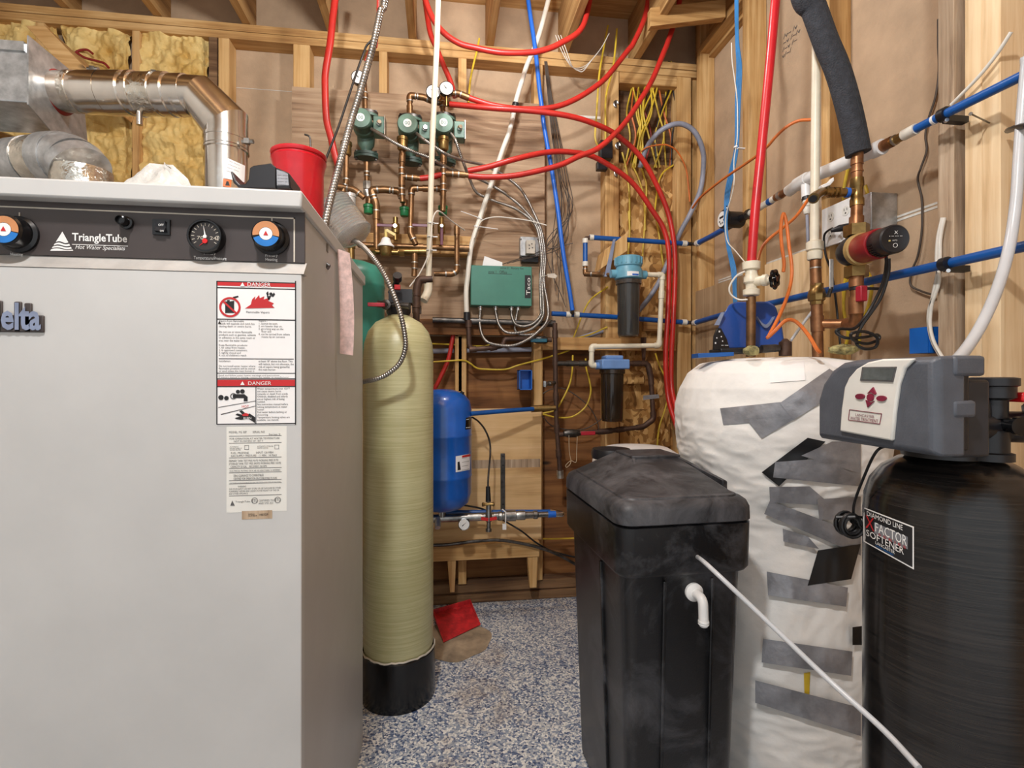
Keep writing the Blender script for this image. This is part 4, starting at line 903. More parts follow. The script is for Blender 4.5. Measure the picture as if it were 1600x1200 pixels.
# cream plastic riser, its fittings, white cable tied to it
t = Thing('cream_pipe', 'tall cream plastic pipe standing in front of the pumps', 'pipe')
pp = [D(686, -60, 2.22), D(682.5, 67, 2.22), D(675, 230, 2.22), D(671, 390, 2.22), D(669.5, 436, 2.22)]
t.part('pipe', G().tube(pp, .0125, 14), 'cpvc'); t.part('coupling', G().cyl(D(669.6, 432, 2.22), D(669.3, 442, 2.22), .019), 'cpvc')
t.part('elbow', G().tube(fillet([D(669.3, 440, 2.22), D(669, 456, 2.22), D(662, 470, 2.2)], .02), .018, 14), 'cpvc'); t.done()
hose('white_cable', 'thin white cable tied along the cream pipe', 'cable', [D(640, 448, 2.15), D(657, 425, 2.17), D(671, 392, 2.18), D(675, 350, 2.19), D(680, 333, 2.2), D(688, 331, 2.22), D(705, 345, 2.35), D(726, 360, 2.5)], .003, 'cable_white')
for py in (349, 370, 391):
    c = D(674-(py-349)*.07, py, 2.215); single('cable_tie', 'white plastic cable tie around the cream pipe', 'cable tie', G().rev(c, (0, 0, 1), [(.0135, -.002), (.0155, -.002), (.0155, .002), (.0135, .002)], 18).obox(c+RT*.022, (.018, .004, .004)), 'pvc_white', 'cable ties on the cream pipe')
cp('copper_pipe', 'dark copper riser beside the cream pipe elbow above the filter tank', [(676, 436), (655, 437), (651, 452), (650, 520)], Y=2.1, r=.0135, mat='copper_old', coup=((2, .3),))
single('pipe_union', 'hexagonal steel union on the dark copper riser above the filter tank', 'pipe fitting', G().hexnut(D(651.5, 478, 2.08), D(651.3, 490, 2.08), .021), 'steel_dark')
c = D(603, 476, 1.86); t = Thing('red_handle_valve', 'steel ball valve with a dark red lever above the cream tank', 'valve')
t.part('body', G().cyl(D(590, 475, 1.9), D(640, 478, 1.88), .0125, n=14).rev(D(603, 476, 1.86), FW*-1, [(.018, -.02), (.018, .004), (.009, .006), (.008, .016)], 16), 'steel_dark')
t.part('lever', G().obox(D(588, 476, 1.83), (.06, .006, .014)), 'handle_red', bev=.002); t.done()
run('iron_pipe', 'dark iron pipe crossing low above the dark ledger board', 'pipe', [W(676, 500, 2.63), W(866, 506, 2.63)], .015, 'steel_dark', coup=((0, .35), (0, .97)))
# ------- red PEX pipes
red = 'red heating pipes on the back wall'
def rp_(label, pts, Y=None, r=.0135): hose('red_pipe', label, 'pipe', WP(pts) if Y is None else WP(pts, Y), r, 'pex_red', red)
rp_('red pipe dropping from the ceiling behind the flexible conduit', [(530, -50), (521, 20), (516, 67), (509, 110), (508, 135), (510, 185), (517, 215), (524, 245), (530, 262)], 2.42, .0155)
rp_('red pipe sagging across the top plate above the gauges', [(655, -30), (672, 20), (690, 48), (716, 67), (744, 75), (781, 82), (819, 82.5), (847, 79), (875, 68), (910, 42), (925, -20)], 2.42)
rp_('short red pipe slanting down behind the paired gauges', [(664, 0), (672, 50), (682, 75), (690, 95), (704, 128), (711, 152)], 2.60)
rp_('red pipe sweeping from the gauge stub up to the ceiling joists', [(733, 153), (747.5, 158), (772, 165), (809, 170), (847, 170), (875, 165), (903, 153), (931, 135), (950, 118), (981, 79), (990, 67), (1008, 25), (1016, -25)], 2.50)
rp_('printed red pipe running from the gauges to the corner drop', [(703, 163, 2.52), (770, 169, 2.47), (837, 174, 2.46), (887, 181, 2.46), (925, 192, 2.48), (962, 210, 2.52), (1000, 244, 2.56), (1024, 285, 2.6), (1043, 330, 2.62), (1052, 372, 2.62), (1055, 420, 2.62), (1052, 500, 2.60), (1049, 560, 2.60), (1050, 610, 2.58), (1061, 650, 2.5), (1073, 675, 2.4), (1085, 700, 2.3)])
rp_('red pipe rising from the lower copper stub to the ceiling joists', [(732, 275), (762, 277), (800, 275), (837, 268), (875, 258), (903, 245), (934, 232), (962, 208), (981, 186), (1000, 157), (1019, 125), (1037, 82), (1043, 67), (1058, 20), (1066, -30)], 2.46)
rp_('red pipe arching from the lower copper stub into the corner drop', [(731, 267, 2.48), (762, 261, 2.47), (800, 250, 2.46), (837, 241, 2.48), (866, 237, 2.5), (894, 238, 2.51), (925, 244, 2.53), (962, 265, 2.55), (992, 290, 2.58), (1020, 330, 2.61), (1037, 358, 2.62), (1045, 395, 2.62), (1045, 450, 2.62), (1043, 500, 2.61), (1040, 560, 2.6), (1044, 620, 2.58), (1056, 662, 2.5), (1068, 690, 2.4), (1078, 712, 2.3)])
rp_('short red jumper pipe behind the cream pipe', [(656, 279), (672, 277), (690, 273)], 2.47)
rp_('short red pipe behind the pressure tank top', [(708, 522), (706, 535), (701, 560), (695, 575), (682, 602), (672, 620)], 2.70, .0115)
# ------- white and blue PEX
hose('white_pipe', 'white plastic pipe slanting down across the plywood to the green box', 'pipe', WP([(862, -20), (845, 45), (833, 80), (824, 100), (815, 128), (807, 155), (804, 170), (796, 205), (785, 235), (770, 280), (761, 307), (751, 337), (738, 378), (734, 400), (731, 430), (728.5, 455), (729, 490)], 2.58), .0125, 'pex_white')
c = W(805.5, 164, 2.58); d = (W(804, 170, 2.58)-W(807, 155, 2.58)).normalized()
single('pipe_clamp', 'black plastic clamp holding the white slanting pipe', 'clamp', G().rev(c, d, [(.013, -.008), (.018, -.008), (.018, .008), (.013, .008)], 18).obox(c+V((.0, .045, 0)), (.03, .07, .012)), 'black_plastic')
t = Thing('copper_pipe', 'dark copper pipe continuing below the white slanting pipe', 'pipe')
pts = WP([(729.5, 488), (732, 505), (733, 540), (738, 546), (770, 543), (786, 540), (788, 530), (800, 529), (862, 531)], 2.58)
t.part('pipe', G().tube(fillet(pts, .02), .0125, 12), 'copper_old'); t.part('coupling', G().cyl(pts[0], pts[0]+V((0, 0, -.04)), .0165), 'black_plastic')
for i in (1, 3, 4): m_ = pts[i]; dd = (pts[i+1]-pts[i]).normalized(); t.part('coupling', G().cyl(m_-dd*.015, m_+dd*.02, .0165), 'copper_old')
v = t.part('valve', G().rev(W(845, 531, 2.58), (1, 0, 0), [(.014, -.035), (.02, -.02), (.02, .02), (.014, .035)], 14), 'steel_dark'); t.part('handle', G().obox(W(842, 532, 2.545), (.085, .006, .018)), 'handle_teal', v, 'teal lever', bev=.003); t.done()
hose('blue_pipe', 'bright blue pipe slanting down past the hanging wires', 'pipe', WP([(822, -25), (828, 20), (835, 67), (839, 100), (843, 140), (847, 170), (849, 190), (854, 220), (862, 265), (872, 330), (878, 380), (884, 420), (890, 455), (894.5, 485)], 2.54), .0112, 'pex_blue_light')
def blue_run(name, label, bpts, rpts, r=.0112):
    """Pipe along the back wall that turns the corner onto the right wall: collars at the joints."""
    t = Thing(name, label, 'pipe'); B = WP(bpts, 2.63); Rr = RP(rpts, 1.335)
    t.part('pipe', G().tube(B, r, 12), 'pex_blue'); t.part('pipe', G().tube(Rr, r, 12), 'pex_blue')
    t.part('corner_elbow', G().tube(fillet([B[-1], B[-1]+V((.03, 0, 0)), Rr[0]], .02), r*.8, 10), 'steel_dark')
    for (p, q) in ((B[-1], B[-2]), (Rr[0], Rr[1])): d = (q-p).normalized(); t.part('crimp_ring', G().cyl(p+d*.006, p+d*.032, r*1.22), 'pex_white')
    return t, B, Rr
t, B, Rr = blue_run('blue_pipe', 'dark blue water pipe running low along both walls', [(862, 490), (893, 491.5), (955, 495), (1074, 504)], [(1084, 505), (1128, 492), (1240, 466), (1600, 385), (1720, 358)], .0132)
for (p, q) in ((B[1]+V((-.03, 0, 0)), B[1]+V((-.004, 0, 0))), (B[1]+V((.012, 0, 0)), B[1]+V((.04, 0, 0)))): t.part('crimp_ring', G().cyl(p, q, .0158), 'pex_white')
t.part('tee', G().cyl(B[1]+V((-.03, 0, 0)), B[1]+V((.03, 0, 0)), .013).cyl(B[1], W(894.5, 482, 2.6), .012), 'steel_dark'); t.done()
t, B, Rr = blue_run('blue_pipe', 'dark blue water pipe above the filters leading to the meter', [(921, 371), (1000, 376), (1074, 381)], [(1088, 381), (1110, 370), (1131, 358)], .0132)
e = W(914.5, 372, 2.63); t.part('riser', G().tube([W(914.5, 374, 2.63), W(914.5, 416, 2.63)], .0132, 12), 'pex_blue'); t.part('elbow', G().tube(fillet([W(914.5, 380, 2.63), e, W(923, 371.5, 2.63)], .02), .0105, 12), 'copper_old')
for py in (376, 412): t.part('crimp_ring', G().cyl(W(914.5, py-3, 2.63), W(914.5, py+4, 2.63), .0158), 'pex_white')
t.part('crimp_ring', G().cyl(W(921, 371, 2.63), W(927, 371.4, 2.63), .0158), 'pex_white'); t.done()
run('copper_pipe', 'copper elbow pipe feeding the upper clear water filter', 'pipe', [W(914.5, 416, 2.63), W(914.5, 428, 2.62), W(935, 429, 2.58), W(962, 430, 2.50)], .0115, 'copper', coup=((1, .2),))
# hanging strap and wood block by the filter
single('wood_offcut', 'angled wood offcut screwed above the upper water filter', 'board', G().prism([W(945, 391, 2.56), W(980, 363, 2.56), W(980, 392, 2.56), W(939, 420, 2.56)], (0, .12, 0)), 'pine_v', bev=.002)
single('pipe_strap', 'flat grey strap hanging in front of the wood offcut', 'strap', G().prism([W(958, 374, 2.545), W(962, 373, 2.545), W(952, 432, 2.53), W(944, 432, 2.53)], (0, .002, 0)), 'hood_silver')
# ------- green zone-control box with three armoured cables
a, b = W(735.5, 414, 2.60), W(831, 478.5, 2.60)
t = Thing('zone_controller', 'green zone control box with a black maker sticker', 'control box')
gx = t.part('housing', G().box(a.x, b.x, 2.60, 2.684, b.z, a.z), 'taco_green', bev=.003)
sq = W(824.5, 430, 2.60), W(831, 465, 2.60)
st = t.part('sticker', G().box(W(820, 430, 2.6).x, W(829.5, 430, 2.6).x, 2.5993, 2.60, W(825, 466, 2.6).z, W(825, 430, 2.6).z), 'print_black')
t.part('sticker_letters', text_g('Taco', (W(828.5, 460, 2.599).x, 2.5993, W(825, 461, 2.599).z), (0, 0, 1), (-1, 0, 0), width=abs(W(825, 461, 2.6).z-W(825, 434, 2.6).z), height=.020), 'white_print', st)
t.part('handwriting', wtext('zone 2   Rotary fan', (782, 421), (818, 418), 2.60).join(wtext('zone 1   Office', (763, 427), (792, 423), 2.60)).join(rect((763, 427.8), (800, 428.3), 2.60, .0004)), 'print_black', gx)
for px in (750.5, 774.5, 799, 809.5): c = W(px, 479.5, 2.64); t.part('conduit_fitting', G().rev(c, (0, 0, -1), [(.016, -.004), (.016, .004), (.011, .006), (.011, .018)], 14), 'chrome')
t.done()
single('note_card', 'white paper card tucked behind the green box', 'paper', G().prism([W(757, 400, 2.65), W(785, 410, 2.65), W(785, 420, 2.65), W(753, 418, 2.65)], (0, .001, 0)), 'paper')
bund = [(840, 355, 2.58), (845, 375, 2.57), (848, 405, 2.57), (846, 440, 2.57)]
loops = [([(704, 208, 2.46), (712, 220, 2.44), (719, 240, 2.46), (727, 262, 2.5), (734, 280, 2.56), (744, 300, 2.6), (762, 310, 2.62), (790, 320, 2.62), (809, 328, 2.61), (828, 342, 2.6)], [(845, 478, 2.56), (845, 492, 2.56), (834, 505, 2.56), (819, 510, 2.57), (806, 507, 2.6), (800, 495, 2.63), (799, 482, 2.64)], 0),
    ([(580, 201, 2.46), (599, 212, 2.42), (620, 225, 2.40), (646, 237, 2.40), (674, 248, 2.42), (702, 263, 2.48), (749, 280, 2.58), (772, 292, 2.61), (790, 303, 2.61), (809, 318, 2.61), (824, 333, 2.6)], [(849, 478, 2.55), (847, 497, 2.54), (832, 513, 2.54), (810, 520, 2.55), (791, 519, 2.57), (780, 508, 2.6), (775, 490, 2.63), (774.5, 482, 2.64)], 3),
    ([(650, 208, 2.46), (661, 217, 2.42), (687, 235, 2.40), (702, 243, 2.42), (725, 251, 2.48), (755, 258, 2.55), (781, 270, 2.6), (797, 281, 2.61), (813, 295, 2.61), (824, 312, 2.61), (832, 328, 2.6)], [(856, 478, 2.55), (855, 500, 2.54), (844, 515, 2.53), (825, 530, 2.53), (801, 540, 2.54), (772, 538, 2.55), (757, 530, 2.57), (750, 510, 2.61), (750.5, 482, 2.64)], 6)]
for i, (s0, s1, off) in enumerate(loops):
    pts = WP(s0) + [W(p[0]+off-2, p[1], p[2]) for p in bund] + WP(s1)
    single('armoured_cable', ['armoured steel cable from the pump under the gauges to the green box', 'armoured steel cable from the pump behind the conduit to the green box', 'armoured steel cable from the middle pump in the longest loop below the green box'][i], 'cable', corrugated(cr(pts, 8), .0078, .008, 9, .14), 'conduit', 'armoured cables of the green control box')
single('armoured_cable', 'short armoured steel cable stub under the green box', 'cable', corrugated(cr(WP([(809.5, 482, 2.64), (806, 500, 2.63), (805, 515, 2.63), (815, 523, 2.62), (840, 520, 2.6), (860, 500, 2.6)])), .0078, .008, 9, .14), 'conduit', 'armoured cables of the green control box')
# transformer on the plywood
a, b = W(812, 371, 2.66), W(842, 402, 2.66)
t = Thing('relay_plate', 'silver transformer plate with a cream relay beside the armoured cables', 'relay')
t.part('plate', G().box(a.x, b.x, 2.64, 2.684, b.z, a.z), 'galvanised', bev=.002)
t.part('relay', G().box(W(821, 380, 2.63).x, W(835, 380, 2.63).x, 2.605, 2.64, W(828, 398, 2.63).z, W(828, 377, 2.63).z), 'cream_print', bev=.003)
g = G()
for (px, py) in ((827, 383), (831, 381), (827, 388), (832, 387)): g.obox(W(px, py, 2.604), (.006, .004, .004))
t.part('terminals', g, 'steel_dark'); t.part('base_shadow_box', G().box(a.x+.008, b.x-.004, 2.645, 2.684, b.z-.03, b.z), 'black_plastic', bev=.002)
for (px, py) in ((814, 374), (840, 374), (814, 400), (840, 400)): t.part('screw', G().cyl(W(px, py, 2.64), W(px, py, 2.64)+V((0, -.003, 0)), .004, n=8), 'steel_dark')
t.done()
# hanging low-voltage wires
for i in range(11):
    rnd = random.Random(i); o1, o2, o3 = rnd.uniform(-6, 9), rnd.uniform(-14, 16), rnd.uniform(-22, 14)
    end = [(862, 430), (872, 470), (884, 480), (868, 455), (888, 420), (800, 410), (792, 412), (880, 460), (895, 380), (785, 413), (874, 440)][i]
    hose('bell_wire', 'thin grey low-voltage wire hanging past the bright blue pipe', 'wire', WP([(852+o1*.3, 96, 2.66), (858+o1*.5, 150, 2.66), (866+o1, 210, 2.66), (873+o1+o2*.3, 270, 2.65), (879+o2, 330, 2.65), (872+o3, 385, 2.64), end]), .0022, 'wire_grey', 'thin hanging wires beside the blue pipe', 6, 5)
for i in range(3):
    d = i*4
    hose('telephone_wire', 'thin pale wire looped from the top plate beside the red pipe', 'wire', WP([(868+d, 55, 2.6), (876+d, 76, 2.6), (886+d, 95+d, 2.61), (896+d, 106+d*.6, 2.62), (912, 104+d*.8, 2.62), (926, 92, 2.6), (940, 74, 2.6), (952, 52, 2.6)]), .002, 'cable_white', 'pale wires looped under the top plate', 6, 5)
# ------- water filters
def filt(px, cap0, cap1, s1, halfw, Y, label, capmat, sump, core, ribs):
    c = W(px, cap1, Y); k = Y/ray(px, cap1).y/FPX; r_ = halfw*k; zc = c.z; zt_ = W(px, cap0, Y).z; zb = W(px, s1, Y).z
    t = Thing('water_filter', label, 'water filter')
    t.part('head', G().rev((c.x, Y, zc), (0, 0, 1), [(r_*1.05, 0), (r_*1.18, .006), (r_*1.18, (zt_-zc)*.35), (r_*1.02, (zt_-zc)*.55), (r_*1.12, (zt_-zc)*.6), (r_*1.12, zt_-zc-.006), (r_*1.02, zt_-zc)], 30) if ribs else
        G().box(c.x-r_*1.2, c.x+r_*1.2, Y-r_*1.0, Y+r_*1.0, zc, zt_-.016).box(c.x-r_*.75, c.x+r_*.75, Y-r_*.7, Y+r_*.7, zt_-.017, zt_+.004), capmat, bev=0 if ribs else .006)
    if ribs:
        for i in range(18):
            a = 2*math.pi*i/18; t.part('grip_rib', G().obox((c.x+r_*1.12*math.cos(a), Y+r_*1.12*math.sin(a), zt_-.022), (.007, .007, .034), Matrix.Rotation(a, 3, 'Z')), capmat)
        for s_ in (-1, 1): t.part('port', G().cyl((c.x+s_*r_*.8, Y, zc+.03), (c.x+s_*r_*1.55, Y, zc+.03), .024, .021), capmat)
        t.part('maker_sticker', G().add([V((c.x+r_*1.2*math.sin(a), Y-r_*1.2*math.cos(a), zc+h)) for h in (.010, .032) for a in (-.45, -.2, .1, .4)], [(0, 1, 5, 4), (1, 2, 6, 5), (2, 3, 7, 6)]), 'label_white')
        t.part('sticker_swoosh', G().add([V((c.x+r_*1.205*math.sin(a), Y-r_*1.205*math.cos(a), zc+h)) for h in (.012, .020) for a in (-.1, .1, .25, .38)], [(0, 1, 5, 4), (1, 2, 6, 5), (2, 3, 7, 6)]), 'pex_blue_light')
    else:
        for s_ in (-1, 1): t.part('port', G().cyl((c.x+s_*r_, Y, zc+.018), (c.x+s_*r_*1.45, Y, zc+.018), .017), capmat)
    t.part('ring', G().rev((c.x, Y, zc-.024), (0, 0, 1), [(r_*1.02, 0), (r_*1.08, .003), (r_*1.08, .022), (r_, .0235)], 30), sump)
    h = zc-.024-zb
    t.part('sump', G().rev((c.x, Y, zb), (0, 0, 1), [(r_*.5, 0), (r_*.84, .004), (r_*.90, .02), (r_*.96, h)], 30), sump)
    t.part('cartridge', G().rev((c.x, Y, zb+.02), (0, 0, 1), [(r_*.74, 0), (r_*.78, .004), (r_*.78, h-.02)], 26), core); t.done()
filt(982, 402, 438, 527, 18.5, 2.49, 'water filter with a ribbed pale blue head and clear housing', 'filter_cap', 'filter_clear', 'carbon', True)
filt(956.5, 557, 577, 659, 18.5, 2.49, 'water filter with a square blue head and smoky brown housing', 'filter_cap_blue', 'filter_smoke', 'carbon_brown', False)
run('white_pvc_pipe', 'white plastic pipe stepping from the upper filter to the lower filter', 'pipe', WP([(1011, 429), (1035, 429.5), (1030, 540), (924.5, 541.5), (924, 571), (938, 571)], 2.49), .0125, 'cpvc', coup=((1, .28),), rad=.02)
run('copper_pipe', 'dark copper drop pipe beside the blue electrical box', 'pipe', WP([(867, 505), (868, 590), (869, 650), (871.5, 690), (875, 736)], 2.56), .0125, 'copper_old', coup=((0, .2), (0, .7), (1, .5), (2, .5), (3, .4)), fit=False, rad=.01)
single('pipe_stopper', 'whitish stopper closing the dark copper drop pipe', 'pipe fitting', G().cyl(W(875, 735, 2.56), W(875.5, 747, 2.56), .018), 'solder')
run('copper_pipe', 'grey corroded pipe joining the drop pipe to the lower filter', 'pipe', WP([(869, 568), (924, 568)], 2.56), .0125, 'steel_dark', coup=((0, .4), (0, .75)))
run('copper_pipe', 'dark copper pipe from the lower filter round to the red lever valve', 'pipe', WP([(976, 568), (1012, 568), (1017, 590), (1021, 655), (1005, 667), (945, 674), (873, 679)], 2.54), .0125, 'copper_old', coup=((0, .5), (4, .6), (5, .7)))
t = Thing('lever_valve', 'grey valve with a dark red lever under the lower filter', 'valve')
t.part('body', G().rev(W(893, 677, 2.52), (1, 0, 0), [(.014, -.04), (.021, -.02), (.021, .02), (.014, .04)], 14), 'steel_dark'); t.part('lever', G().obox(W(919, 677, 2.50), (.075, .006, .02)), 'handle_red', bev=.003); t.done()
run('blue_pipe', 'blue pipe from the drop pipe to the pressure tank', 'pipe', [W(735, 646.5, 2.40), W(790, 642, 2.47), W(833, 639, 2.54)], .0112, 'pex_blue', fit=False)
run('brass_fitting', 'brass coupling between the blue pipe and the dark drop pipe', 'pipe fitting', WP([(831, 639), (845, 638), (868, 637)], 2.55), .014, 'brass', coup=((0, .4), (1, .3)), rad=.01)
t = Thing('drain_valve', 'small chrome drain valve on the dark copper drop pipe', 'valve')
t.part('body', G().cyl(W(867, 598, 2.555), W(853, 600, 2.52), .010).hexnut(W(858, 599, 2.53), W(862, 599, 2.54), .014), 'steel'); t.part('lever', G().obox(W(851, 600, 2.51), (.012, .01, .03)), 'chrome'); t.done()
single('pipe_label', 'grey tape label wrapped on the pipe right of the lower filter', 'label', G().prism([W(1005, 618, 2.53), W(1029, 616, 2.525), W(1030, 622, 2.525), W(1005, 625, 2.53)], (0, -.0015, 0)), 'duct_tape')
single('perforated_strap', 'rusty perforated metal strap on the ledger behind the white pipe', 'strap', G().prism([W(1001, 527, 2.655), W(1010, 527, 2.655), W(1008, 568, 2.60), W(1004, 568, 2.60)], (0, .002, 0)), 'copper_old')
# blue electrical box on the stud
def ebox(name, label, x0, x1, y0, y1, z0, z1):
    t = Thing(name, label, 'electrical box'); th = .004
    t.part('back', G().box(x0, x1, y1-th, y1, z0, z1), 'blue_box')
    for q in ((x0, x0+th, y0, y1, z0, z1), (x1-th, x1, y0, y1, z0, z1), (x0, x1, y0, y1, z0, z0+th), (x0, x1, y0, y1, z1-th, z1)): t.part('side', G().box(*q), 'blue_box')
    return t
a, b = W(811.5, 578, 2.61), W(831.5, 609, 2.61); t = ebox('electrical_box', 'open blue plastic electrical box on a stud beside the pressure tank', a.x, b.x, 2.61, 2.69, b.z, a.z); t.done()
# ------- grey hose, yellow cables
hose('grey_hose', 'thick grey hose looping over in the corner and down behind the filter', 'hose', WP([(1000, 262, 2.70), (1010, 232, 2.66), (1026, 210, 2.6), (1045, 197, 2.56), (1066, 194, 2.55), (1086, 207, 2.55), (1098, 235, 2.57), (1099, 262, 2.6), (1094, 298, 2.62), (1078, 335, 2.64), (1061, 367, 2.67), (1029, 442, 2.69), (999, 484, 2.71), (976, 500, 2.715)]), .0135, 'hose_grey')
for (pts, lb) in (([(944, 516), (920, 524), (880, 537)], 'grey hose end emerging from the stud behind the ledger'), ([(830, 546), (780, 547), (725, 548)], 'grey conduit lying between studs above the blue box'), ([(709, 548), (660, 549)], 'short grey conduit between the cream tank and the stud')): hose('grey_conduit', lb, 'conduit', WP(pts, 2.745), .0135, 'hose_grey')
def yc(pts, Y=2.7, r=.0045, lb='yellow power cable looping below the ledger board', gp='yellow cables below the ledger'): hose('yellow_cable', lb, 'cable', WP(pts, Y), r, 'cable_yellow', gp, 7, 7)
yc([(672, 537), (700, 538), (750, 541), (770, 538)], 2.72, lb='yellow power cable running level behind the blue tank stud')
yc([(672, 566), (700, 564), (724, 563), (735, 568), (745, 575), (760, 577), (790, 577), (812, 570), (850, 560), (885, 549), (892, 545)], 2.69, lb='yellow power cable sagging above the blue electrical box')
yc([(915, 560), (916, 575), (921, 595), (923, 612), (917, 632), (905, 645), (890, 652), (868, 652), (848, 647)], 2.66); yc([(895, 555), (894, 580), (890, 600), (880, 622), (868, 640), (848, 646)], 2.66)
yc([(890, 530), (918, 524), (949, 511)], 2.69, lb='yellow power cable lying along the grey hose above the ledger')
yc([(950, 448), (924, 467), (911, 489), (903, 510), (896, 528)], 2.70, lb='yellow power cable curving down across the low blue pipe')
yc([(1024, 552), (1030, 570), (1040, 592), (1044, 615), (1039, 640), (1030, 668), (1027, 700), (1027, 740)], 2.64, lb='yellow power cable hanging beside the red corner drop')
yc([(842, 842), (870, 842), (920, 840)], 2.72, lb='yellow power cable low behind the brine tank')
hose('grey_cable', 'thin grey cable looping around the dark copper drop pipe', 'cable', WP([(848, 615), (862, 608), (880, 607), (900, 618), (920, 635), (932, 655), (936, 672)], 2.68), .003, 'wire_grey'); hose('grey_cable', 'thin grey cable curving under the lower filter', 'cable', WP([(847, 650), (862, 665), (885, 671), (910, 671), (930, 662), (945, 650)], 2.67), .003, 'wire_grey')
hose('twine', 'pale twine loop tied to the red lever valve', 'twine', WP([(889, 680), (889.5, 705), (892, 722), (886, 730), (884, 727), (892, 720), (900, 722), (901, 705), (902, 682)], 2.50), .0016, 'rope')
for (pts, lb) in (([(950, 40), (942, 82), (936, 120), (932, 180), (930, 215), (936, 232)], 'yellow power cable hanging left of the corner bay stud'), ([(964, 45), (961, 80), (957, 110), (947, 150), (946, 200), (946, 222)], 'yellow power cable stapled down the corner bay stud'), ([(749, 60), (745, 80), (740, 100), (735, 125), (732, 160)], 'yellow power cable slanting down right of the gauges')): yc(pts, 2.66, .0052, lb, None)
for i in range(18):
    rnd = random.Random(40+i); x0 = rnd.uniform(984, 1050); x1 = x0+rnd.uniform(-28, 30); x1 = min(1050, max(976, x1)); x2 = min(1050, max(976, x1+rnd.uniform(-16, 16))); y_ = rnd.uniform(2.715, 2.765)
    col = ['cable_yellow']*13+['cable_orange', 'cable_black', 'cable_red', 'cable_black', 'cable_orange']; m_ = col[i]
    hose('cavity_cable', {'cable_yellow': 'yellow power cable packed in the open stud cavity', 'cable_orange': 'orange power cable packed in the open stud cavity', 'cable_black': 'black power cable packed in the open stud cavity', 'cable_red': 'dark red power cable packed in the open stud cavity'}[m_], 'cable', WP([(x0, 96, y_), (x0+rnd.uniform(-4, 4), 130, y_), ((x0+x1)/2+rnd.uniform(-8, 8), 175, y_-.01), (x1, 215, y_), (x2, 262, y_+.004)]), .0046, m_, 'cables in the stud cavity: '+m_[6:], 6, 7)
for i, (a, b, c, d) in enumerate((((972, 238), (978, 262), (983, 300), (984, 345)), ((988, 258), (998, 280), (1006, 310), (1008, 360)), ((1000, 256), (1006, 275), (1010, 300), (1004, 400)), ((1052, 258), (1036, 270), (1028, 290), (1022, 340)), ((982, 330), (984, 360), (982, 390), (980, 410)), ((1026, 345), (1031, 375), (1035, 405), (1040, 430)))):
    yc([a, b, c, d], 2.735, .0048, 'yellow power cable running down the strand board bay', 'yellow cables on the strand board')
hose('orange_cable', 'orange cable bowing over the mouth of the cable cavity', 'cable', WP([(998, 240, 2.68), (1012, 230, 2.64), (1035, 226, 2.62), (1048, 229, 2.62), (1060, 239, 2.64), (1072, 264, 2.66), (1076, 295, 2.67), (1078, 315, 2.67)]), .0042, 'cable_orange')
single('power_adapter', 'black adapter box fixed to the corner bay stud', 'adapter', G().box(W(938, 230, 2.66).x, W(957, 230, 2.66).x, 2.655, 2.70, W(945, 247, 2.66).z, W(945, 219, 2.66).z).box(W(934, 250, 2.66).x, W(950, 250, 2.66).x, 2.665, 2.70, W(940, 264, 2.66).z, W(940, 251, 2.66).z), 'black_plastic', bev=.003)
for (px, py, lb) in ((962, 163, 'small steel cable clamp on the corner stud between two red pipes'), (965, 228, 'small steel cable clamp beside the black adapter box'), (963, 271, 'small steel cable clamp below the lower red pipe arch')):
    c = W(px, py, 2.695); single('cable_clamp', lb, 'clamp', G().tube([c+V((.012*math.cos(a), -.006, .016*math.sin(a))) for a in [i*.3 for i in range(18)]], .004, 6).obox(c+V((0, .002, 0)), (.012, .008, .03)), 'steel', 'cable clamps on the corner stud')
# ------- manifold below the pressure tank
Ym = 2.43; t = Thing('tank_manifold', 'horizontal steel manifold pipe carrying a gauge and red valve handle', 'pipe')
zc_ = W(740, 808, Ym).z; X0, X1 = W(676, 808, Ym).x, W(778, 808, Ym).x
def mx(px): return V((W(px, 808, Ym).x, Ym, zc_))
t.part('body', G().cyl(mx(672), mx(778), .019), 'steel')
t.part('tank_stub', G().cyl(V((D(691, 592, 2.42).x, Ym, zc_)), V((D(691, 592, 2.42).x, Ym, D(691, 796, 2.42).z)), .018), 'steel')
t.part('port', G().tube([mx(684)+V((0, -.01, 0)), mx(684)+V((0, -.05, -.03))], [.015, .013], 14), 'galvanised')
t.part('side_fitting', G().rev(mx(778), (1, 0, 0), [(.02, 0), (.022, .004), (.022, .02), (.018, .022), (.018, .03), (.026, .034), (.026, .085), (.02, .088), (.022, .10), (.022, .13), (.017, .133), (.016, .17), (.02, .172), (.02, .19), (.013, .195), (.013, .25)], 18), 'steel')
t.part('blue_band', G().cyl(mx(856), mx(868), .016), 'pex_blue_light'); t.part('end_elbow', G().tube(fillet([mx(868), mx(878), W(878, 803, 2.44), W(862, 800, 2.50)], .02), .015, 12), 'chrome')
gq = W(725, 819, 2.405)
gb = t.part('gauge', G().rev(gq, (0, -1, 0), [(.026, -.02), (.028, -.01), (.028, .004), (.025, .005), (.024, .003)], 26), 'chrome'); t.part('gauge_dial', G().cyl(gq+V((0, -.0035, 0)), gq+V((0, -.0045, 0)), .0245, n=26), 'gauge_face', gb)
t.part('gauge_needle', G().prism([gq+V((.014, -.005, .012)), gq+V((-.010, -.005, -.006)), gq+V((-.008, -.005, -.009))], (0, .0003, 0)), 'print_black', gb)
vq = mx(763)
vb = t.part('drain_cock', G().rev(vq+V((0, -.018, .065)), (0, 0, -1), [(.008, 0), (.012, .01), (.012, .04), (.016, .05), (.016, .08), (.010, .085), (.010, .115), (.014, .118), (.014, .13)], 16), 'steel')
